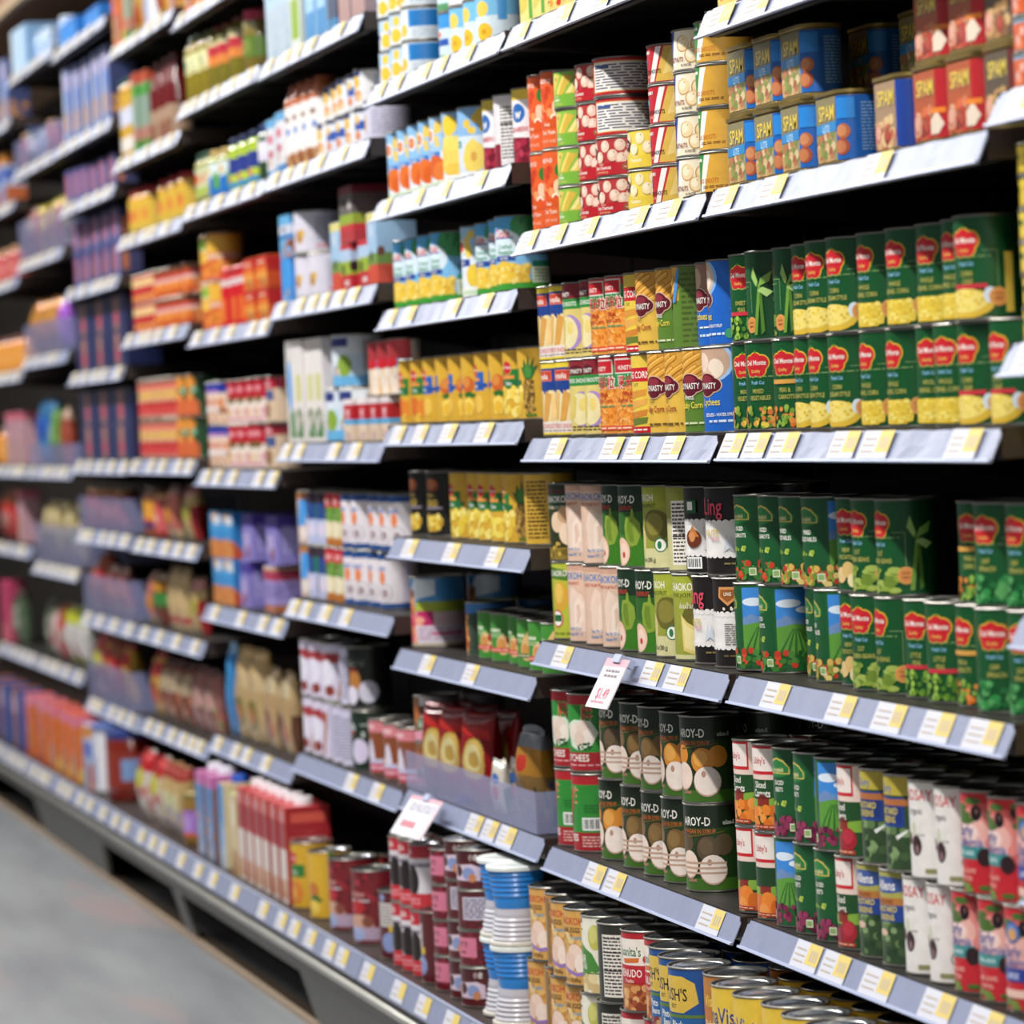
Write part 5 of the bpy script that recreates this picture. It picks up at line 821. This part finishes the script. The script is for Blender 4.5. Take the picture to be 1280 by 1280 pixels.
for bay, zr, phrase, rows in LAY:
    zs = H+zr+(.036 if zr > -.9 else .001)
    base = zr < -.9
    ex = EXT.get(bay, (.004, .014))
    ylo, yhi = (bound(bay-1)-(ex[0] if zr > -.6 or bay > 1 else .02), bound(bay)+(ex[1] if zr < .4 else .004)) if not base else (-9, 99)
    for rname, zoff, items, behind in rows:
        it = []
        for tok in items.split():
            f = tok.split(':'); px = float(f[0]); pr = f[1]; rot = float(f[2]) if len(f) > 2 else None
            if '*' in pr: k, n = pr.split('*'); st = [k]*int(n)
            else: st = pr.split('+')
            it.append([px, st, rot])
        zb = zs+zoff/1000
        Y = []; hw = []
        for kk, vv in FAR.items():
            if bay == 2 and kk[0] == round(zr*10) and (kk[1] == rname or not rname): ylo = max(ylo, vv)
        SCL[0] = 1.0
        x0 = (.044 if zr > -.6 else .032) if not base else -.045
        if rname.startswith('back row'): x0 = .135
        if 'snack bag' in phrase or 'tray' in phrase or 'bag shelf' in phrase: x0 = .038
        for px, st, rot in it:
            p = PROD[st[0]]; zm = zb+sum(PROD[k]['h'] for k in st)/2
            Y.append(bis(lambda y: left_px(p, x0, y, zm), 2.5, 14.5, px)); hw.append(max(PROD[k]['w'] for k in st)/2+.0012)
        tot = 2*sum(hw); sc = 1.0
        if tot > yhi-ylo: sc = max(.84, (yhi-ylo)/tot)
        hw = [w*sc for w in hw]; SCL[0] = sc
        for _ in range(400):                # push neighbours apart until none overlap
            for i in range(len(Y)-1):
                o = hw[i]+hw[i+1]-(Y[i]-Y[i+1])
                if o > 0: Y[i] += o/2; Y[i+1] -= o/2
            for i in range(len(Y)):
                Y[i] = max(ylo+hw[i], min(yhi-hw[i], Y[i]))
        if bay == 1 and not rname.startswith('back'): FAR[(round(zr*10), rname)] = Y[0]+hw[0]
        for i, (px, st, rot) in enumerate(it):
            p = PROD[st[0]]; zm = zb+sum(PROD[k]['h'] for k in st)/2
            lo, hi = ((.034 if -.5 < zr < .45 and bay > 1 else .024), .09) if not base else (-.068, -.01)
            if rname.startswith('back row'): lo, hi = .13, .16
            if x0 == .038: lo, hi = .032, .08
            X = bis(lambda x: left_px(p, x, Y[i], zm), lo, hi, px)
            z = zb
            for lv, k in enumerate(st):
                q = PROD[k]
                rr = rot if rot is not None else rnd.uniform(2, 16)
                rr = rr+rnd.uniform(-4, 4)*(lv > 0) if q['round'] else (rnd.uniform(-1.2, 1.2) if q['cat'] != 'bag' else (rot or rnd.uniform(0, 10)))
                place(q, X+q['d']*sc/2+(rnd.uniform(0, .002) if lv else 0), Y[i], z, rr, (phrase, rname, len(st), lv, px, 0), sc)
                z += q['h']+.0002
            for b in range(1, behind+1):
                z = zb
                for lv, k in enumerate(st):
                    q = PROD[k]
                    place(q, X+q['d']*sc/2+b*(q['d']*sc+.004), Y[i]+rnd.uniform(-.001, .001), z, rnd.uniform(-30, 30), (phrase, rname, len(st), lv, px, b), sc); z += q['h']+.0002
        
# every item gets a label of its own
cnt = {}
for root, p, (ph, rn, ns, lv, px, b) in REC:
    row = rn if ns == 1 else ''
    if ns > 1: row = LEVN[ns][lv]+' in stack'
    if rn in ('end', 'upper tier', 'column', 'bottles'): row = row or 'upper tier' if rn == 'upper tier' else row
    cnt.setdefault((ph, p['desc'], row, b), []).append((px, root))
for (ph, desc, row, b), lst in cnt.items():
    lst.sort(key=lambda t: t[0])
    for i, (px, root) in enumerate(lst):
        o = ('' if len(lst) == 1 else ORD[min(i, 11)])
        if b:
            root['label'] = ', '.join(t for t in (desc, ((row.split()[0]+' ') if row else '')+('second back' if b == 1 else 'third back'), o, ph) if t)
        else:
            root['label'] = ', '.join(t for t in (desc, row, o, ph) if t)
        root['group'] = f"{p['cat']}s on the {ph}"
# ------------------------------------------------------------ shelving
def thing(name, label, cat, group=None, loc=(0, 0, 0)):
    o = bpy.data.objects.new(name, None); COL.objects.link(o); o.location = loc; o.empty_display_size = .05
    o['label'] = label; o['category'] = cat
    if group: o['group'] = group
    return o
BAYN = ['bay at right edge', 'first full bay', 'second bay', 'third bay', 'fourth bay', 'fifth bay', 'sixth bay', 'seventh bay', 'eighth bay', 'far left bay', 'bay beyond the far left edge', 'second bay beyond the left edge', 'third bay beyond the left edge', 'fourth bay beyond the left edge']
TAGS = {(1, -.384): [918,963,1045,1105,1165,1222], (1, -.692): [930,1002,1037,1090,1165,1224], (2, -.693): [680,737,762,882], (2, -.385): [668,697,808,840], (3, -.249): [506,558,612],
        (3, -.442): [494,528,582], (3, -.686): [587,606,627], (1, -.08): [910,940,975,1050,1090,1200], (2, -.082): [662,690,760,790,835], (3, -.056): [492,520,555,600], (1, .225): [900,960,1090], (2, .224): [655,690,730,790,830],
        (3, .143): [482,505,560,600], (4, -.389): [361,376,400,426], (4, -.695): [433,465], (4, -.084): [352,368,412,438], (5, -.138): [252,266,285,318,335], (5, -.435): [262,295,322,340]}
dep = .46
def rail_pt(t, out=0):                     # along the sloping rail face, 0 = lower edge, 1 = upper edge
    return (.0165*t-out*.92, .034*t+out*.39)
used = {}
for bay, zr, phrase, rows in LAY:
    if zr < -.9: continue
    zb = H+zr; y0, y1 = bound(bay-1)+.018, bound(bay)-.009
    sh = thing('gondola_shelf', f"black steel shelf with grey price rail, {phrase}", 'shelf', 'gondola shelves', (0, (y0+y1)/2, zb))
    Ym = (y0+y1)/2
    b = MB()
    b.box(.0175, dep, y0-Ym+.004, y1-Ym-.004, .022, .0356, BLK)
    b.box(.0175, .03, y0-Ym+.004, y1-Ym-.004, .002, .022, BLK)
    for yy in (y0-Ym, y1-Ym-.004): b.prism([(.014,.004),(.014,.0352),(dep,.0352),(dep,-.05),(.30,-.02),(.10,.002)], yy, yy+.004, BRN)
    for t in (.33, .66): b.box(.03, dep, y0-Ym+(y1-y0)*t-.015, y0-Ym+(y1-y0)*t+.015, .012, .022, BLK)
    obj('shelf_board', b.mesh('shelf_board'), sh)
    g = random.Random(int(zr*1000)+bay); n = 36
    # rail: a thin strip with a curled lower lip; its upper edge waves slightly like loose plastic
    vs = []; fs = []; mi = []
    amp = .0012 if zr > -.2 else .0004
    for i in range(n+1):
        y = y0-Ym+(y1-y0)*i/n; w = amp*(math.sin(i*1.9+bay*2)+.6*math.sin(i*.83+zr*9))
        for t, o in ((1, -.0012), (1, w), (.5, w*.6), (.1, .0), (.08, .003), (0, .003), (0, -.0012)):
            x, z = rail_pt(t, o); vs.append((x, y, z))
    for i in range(n):
        for k in range(7):
            q = (k+1) % 7; fs.append((i*7+k, i*7+7+k, i*7+7+q, i*7+q)); mi.append(1 if k in (3, 4, 5) else 0)
    fs += [tuple(range(6, -1, -1)), tuple(n*7+k for k in range(7))]; mi += [0, 0]
    rail = obj('price_rail', mesh('price_rail', vs, fs, [RAIL, RAILE], mi), sh)
    px = TAGS.get((bay, zr)); ys = []
    if px: ys = [bis(lambda y: proj(.008, y, zb+.017)[0], 2.5, 14, x+6) for x in px]
    else:
        y = y1-.08
        while y > y0+.06: ys.append(y); y -= g.uniform(.1, .24)
    for y in ys:
        if y < y0+.045 or y > y1-.045: continue
        m = MB(); d = y-Ym; hw = g.uniform(.04, .046); split = d-hw*g.uniform(.0, .2)
        def q(ya, yb, ta, tb, mt, o): m.add([rail_pt(ta, o)[:1]+(ya,)+rail_pt(ta, o)[1:], rail_pt(ta, o)[:1]+(yb,)+rail_pt(ta, o)[1:], rail_pt(tb, o)[:1]+(yb,)+rail_pt(tb, o)[1:], rail_pt(tb, o)[:1]+(ya,)+rail_pt(tb, o)[1:]], [(0, 3, 2, 1)], mt)
        o0 = amp*1.7+.0006
        q(d-hw, d+hw, .1, .99, TAGW, o0); q(d-hw, split, .3, .99, TAGY, o0+.0003)
        for k in range(3): q(d-hw*.8+k*.009, d-hw*.8+k*.009+.005, .42, .78, TAGI, o0+.0005)
        for k in range(3): q(split+.006, d+hw*.85, .3+k*.2, .35+k*.2, TAGI, o0+.0005)
        obj('price_tag', m.mesh('price_tag'), rail)

# upright frame behind each bay, deep base shelf with kick plate in front
for k in range(0, 14):
    y0, y1 = bound(k-1), bound(k); Ym = (y0+y1)/2
    fr = thing('display_gondola', f"black gondola back panel and uprights, {BAYN[k]}", 'shelving', 'gondola frames', (0, Ym, 0))
    b = MB(); b.box(dep+.004, dep+.02, y0-Ym+.002, y1-Ym-.002, .1, 2.32, BLK); obj('back_panel', b.mesh('back_panel'), fr)
    u = MB(); u.box(dep+.002, dep+.03, y1-Ym-.03, y1-Ym-.001, .02, 2.32, BRN)
    obj('upright', u.mesh('upright'), fr)
    bs = thing('base_shelf', f"black base deck with price rail and grey kick, {BAYN[k]}", 'shelf', 'gondola base shelves', (0, Ym, 0))
    b = MB(); z = H+BASE
    b.box(-.072, dep, y0-Ym+.002, y1-Ym-.002, z-.02, z, BRN); obj('deck', b.mesh('deck'), bs)
    r = MB()
    r.prism([(-.090,z-.034),(-.074,z+.006),(-.0725,z+.006),(-.0725,z-.034)], y0-Ym+.003, y1-Ym-.003, RAIL)
    r.prism([(-.0755,z+.0045),(-.0755,z+.009),(-.0725,z+.009),(-.0725,z+.0045)], y0-Ym+.003, y1-Ym-.003, RAILE)
    r.prism([(-.092,z-.040),(-.092,z-.033),(-.0725,z-.033),(-.0725,z-.040)], y0-Ym+.003, y1-Ym-.003, BLK)
    rl = obj('price_rail', r.mesh('price_rail'), bs)
    g = random.Random(90+k); y = y1-.06
    while y > y0+.06:
        m = MB(); d = y-Ym
        def tq(ya, yb, ta, tb, mt, o):
            P = lambda t: (-.090+.016*t-o*.93, z-.034+.040*t+o*.37)
            a, c = P(ta), P(tb); m.add([(a[0],ya,a[1]),(a[0],yb,a[1]),(c[0],yb,c[1]),(c[0],ya,c[1])], [(0,3,2,1)], mt)
        tq(d-.042, d+.042, .12, .9, TAGW, .0008); tq(d-.042, d-.004, .3, .9, TAGY, .0011); tq(d+.004, d+.034, .3, .36, TAGI, .0013); tq(d+.004, d+.034, .55, .6, TAGI, .0013)
        obj('price_tag', m.mesh('price_tag'), rl); y -= g.uniform(.105, .24)
    c = MB(); sil = mat('brushed_bumper', 'b4b2aa', .3, .85, noise=.08, nscale=8)
    c.prism([(-.086,z-.060),(-.096,z-.056),(-.096,z-.047),(-.088,z-.041),(-.07,z-.041),(-.07,z-.060)], y0-Ym+.001, y1-Ym-.001, sil); obj('bumper', c.mesh('bumper', False), bs)
    kk = MB(); kg = mat('kick_plate_grey', '5a5751', .42, .3, noise=.12, nscale=6)
    kk.prism([(-.084,z-.088),(-.086,z-.061),(-.07,z-.061),(-.07,z-.088)], y0-Ym+.001, y1-Ym-.001, kg)
    kk.box(.10, .11, y0-Ym+.001, y1-Ym-.001, .001, z-.022, BLK)
    # solid kick panels with a slanted end; the rest of the toe space is an open dark recess
    for sa, sb in ((3.0, 6.75), (8.02, 8.14), (9.15, 10.4), (11.6, 13)):
        s0, s1 = max(y0+.001, sa)-Ym, min(y1-.001, sb)-Ym
        if s1-s0 < .02: continue
        e0 = .10 if sa >= y0 and sb-sa > .3 else 0
        kk.add([(-.082,s0,z-.087),(-.082,s1,z-.087),(-.05,s1,.012),(-.05,s0+e0,.012),(-.07,s0,z-.087),(-.07,s1,z-.087),(-.04,s1,.012),(-.04,s0+e0,.012)],
               [(0,1,2,3),(7,6,5,4),(0,4,5,1),(1,5,6,2),(2,6,7,3),(3,7,4,0)], kg)
    obj('kick_plate', kk.mesh('kick_plate'), bs)

# clear acrylic front lips on the bag shelves
def lip(bay, zr, px0, px1, hgt, label):
    zb = H+zr+.037; ya, yb = [bis(lambda y: proj(.019, y, zb)[0], 2.5, 14, x) for x in (px1, px0)]
    ya = max(ya, bound(bay-1)+.008); yb = min(yb, bound(bay)-.008)
    Ym = (ya+yb)/2; t = thing('acrylic_divider', label, 'divider', 'clear shelf lips', (0, Ym, zb))
    f = MB(); f.box(.0155, .0185, ya-Ym, yb-Ym, 0, hgt, ACR); obj('front_lip', f.mesh('front_lip'), t)
    s = MB(); s.box(.0187, .30, ya-Ym, ya-Ym+.003, 0, hgt, ACR); obj('side_wall', s.mesh('side_wall'), t)
lip(3, -.686, 500, 674, .064, 'long clear acrylic lip in front of the red snack bags')
lip(7, -.303, 101, 160, .085, 'clear acrylic lip in front of the red jars')
lip(7, -.524, 103, 165, .10, 'clear acrylic lip in front of the pink spice bags')
lip(7, -.755, 108, 168, .10, 'clear acrylic lip in front of the yellow bags')
lip(8, -.414, 40, 95, .11, 'clear blue lip in front of large cream bags')
lip(8, .18, 26, 82, .09, 'clear purple lip in front of orange snack bags')
lip(8, .461, 26, 80, .11, 'clear lip in front of the yellow snack bags')
lip(8, .724, 20, 70, .08, 'clear lip in front of the dark tray')
lip(8, -.136, 38, 90, .06, 'clear lip in front of the blue pouches')

# shelf-talker cards hanging from two rails
def card(px, py, w, h, X, ang, label, lines, tilt):
    y = bis(lambda t: proj(X, t, H-.4)[0], 2.5, 14, px)
    zz = bis(lambda t: -proj(X, y, t)[1], 0, 2, -py)
    t = thing('sale_card', label, 'sign', None, (X, y, zz)); t.rotation_euler = (0, math.radians(tilt), math.radians(ang))
    m = MB(); m.box(-.0006, .0006, -w/2, w/2, -h, 0, mat('card_paper', 'e2dfe8', .5)); obj('card', m.mesh('card'), t)
    us = lambda u: u/100*w
    k_ = MB(); k_.box(-.004, .02, -.012, .012, -.006, .006, RAILE); obj('card_clip', k_.mesh('card_clip'), t)
    V = []; Fs = []; M = []; mats = []; idx = {}
    for poly, c, lay in flat(lines, us, h):
        if c not in idx: idx[c] = len(mats); mats.append(ink(c))
        k = len(V); V += [(-.0007-lay*.0001, -x, z-h) for x, z in poly]; Fs.append(list(range(k, k+len(poly)))); M.append(idx[c])
    obj('printing', mesh('printing', V, Fs, mats, M), t)
card(776, 824, .078, .074, -.012, 6, 'white pink sale card hanging under the jackfruit shelf', [R(-50,84,50,100,'e8a8b4'), R(36,0,50,84,'f0d0d4'), L(-30,60,30,80,2,'8a7a80'), T('$1.49',0,30,22,'d8707c',.8), L(-36,8,20,16,1,'d8909a')], 30)
card(526, 998, .150, .074, -.016, 6, 'white sale card hanging under the snack bag shelf', [R(-50,90,50,100,'e8b0bc'), L(-36,62,40,84,3,'8a8aa0'), R(40,0,50,90,'ecd0d8'), L(-36,20,10,40,2,'e0a0a8'), L(-32,13.8,12,46.2,1,'d8808c')], 36)

# ------------------------------------------------------------ the room
def struct(name, m):
    o = obj(name, m); o['kind'] = 'structure'; return o
fl = bpy.data.materials.new('polished_concrete'); fl.use_nodes = True; nt = fl.node_tree; b = nt.nodes['Principled BSDF']
tc = nt.nodes.new('ShaderNodeTexCoord'); n1 = nt.nodes.new('ShaderNodeTexNoise'); n1.inputs['Scale'].default_value = 3.5; n1.inputs['Detail'].default_value = 8
n2 = nt.nodes.new('ShaderNodeTexNoise'); n2.inputs['Scale'].default_value = 2.6; n2.inputs['Detail'].default_value = 3
r1 = nt.nodes.new('ShaderNodeValToRGB'); r1.color_ramp.elements[0].position = .3; r1.color_ramp.elements[1].position = .7
r1.color_ramp.elements[0].color = lin('6c6f73'); r1.color_ramp.elements[1].color = lin('85888a')
r2 = nt.nodes.new('ShaderNodeValToRGB'); r2.color_ramp.elements[0].position = .56; r2.color_ramp.elements[1].position = .68
mx = nt.nodes.new('ShaderNodeMix'); mx.data_type = 'RGBA'; mx.inputs['B'].default_value = lin('8c7e7d')
mp = nt.nodes.new('ShaderNodeMapping'); mp.inputs['Scale'].default_value = (1.6, .3, 1); nt.links.new(tc.outputs['Object'], mp.inputs['Vector']); nt.links.new(mp.outputs['Vector'], n2.inputs['Vector']); nt.links.new(mp.outputs['Vector'], n1.inputs['Vector'])
nt.links.new(n1.outputs['Fac'], r1.inputs['Fac']); nt.links.new(n2.outputs['Fac'], r2.inputs['Fac']); nt.links.new(r2.outputs['Color'], mx.inputs['Factor'])
nt.links.new(r1.outputs['Color'], mx.inputs['A']); nt.links.new(mx.outputs['Result'], b.inputs['Base Color']); b.inputs['Roughness'].default_value = .5
m = MB(); m.box(-4.5, .6, -3, 18, -.05, 0, fl); struct('floor', m.mesh('floor'))
m = MB(); m.box(-.055, -.02, 2.5, 14, .0005, .012, mat('tan_floor_strip', '9a8672', .5, noise=.1)); struct('trim_1', m.mesh('trim_1'))
m = MB(); m.box(.5, .56, -3, 18, 0, 3.4, mat('store_wall_paint', 'b79a7c', .6, noise=.04)); struct('wall_right', m.mesh('wall_right'))
m = MB(); tan = mat('tan_soffit_paint', '8a6248', .6, noise=.05)
m.box(.06, .5, -3, 18, 2.435, 3.4, tan); struct('wall_soffit', m.mesh('wall_soffit'))
m = MB(); m.box(.045, .07, -3, 18, 2.405, 2.435, mat('cream_trim_paint', 'b59a78', .5)); struct('trim_2', m.mesh('trim_2'))
m = MB(); m.box(-4.5, .5, -3, 18, 3.4, 3.45, mat('ceiling_tile', 'c9c6bf', .8, noise=.03)); struct('ceiling', m.mesh('ceiling'))
m = MB(); m.box(-4.5, .6, 18, 18.1, 0, 3.4, mat('store_end_wall', '8f8a84', .7)); struct('wall_end', m.mesh('wall_end'))

# ------------------------------------------------------------ light: rows of ceiling tubes running with the aisle
def strip(x, z, e, w=.12, ly=16, yc=6):
    l = bpy.data.lights.new('ceiling_tube_light', 'AREA'); l.shape = 'RECTANGLE'; l.size = w; l.size_y = ly; l.energy = e; l.color = (1, .985, .96)
    o = bpy.data.objects.new('ceiling_tube_light', l); COL.objects.link(o); o.location = (x, yc, z)
    return o
LK = 1.0
strip(-1.25, H+2.08, 370*LK, .09)
strip(-2.6, H+2.1, 42*LK, .5)
strip(-3.9, H+2.1, 22*LK, .5)
wd = bpy.data.worlds.new('store_air'); SC.world = wd; wd.use_nodes = True
wd.node_tree.nodes['Background'].inputs['Color'].default_value = (.88, .93, 1, 1)
wd.node_tree.nodes['Background'].inputs['Strength'].default_value = .09

# ------------------------------------------------------------ camera
cam = bpy.data.cameras.new('camera'); co = bpy.data.objects.new('camera', cam); COL.objects.link(co)
cam.sensor_width = 36; cam.sensor_fit = 'HORIZONTAL'; cam.lens = 36*F/1280; cam.clip_end = 60
fw = Vector((sy*cp, cy*cp, -sp)); r0 = Vector((cy, -sy, 0)); u0 = r0.cross(fw)
rt = r0*cr-u0*sr; up = u0*cr+r0*sr
mw = Matrix((rt, up, -fw)).transposed().to_4x4(); mw.translation = Vector((-D, 0, H)); co.matrix_world = mw
cam.dof.use_dof = True; cam.dof.focus_distance = 4.82; cam.dof.aperture_fstop = 5.2
SC.camera = co
SC.view_settings.view_transform = 'Standard'; SC.view_settings.look = 'None'; SC.view_settings.gamma = 1; SC.view_settings.use_curve_mapping = False
SC.view_settings.exposure = .46
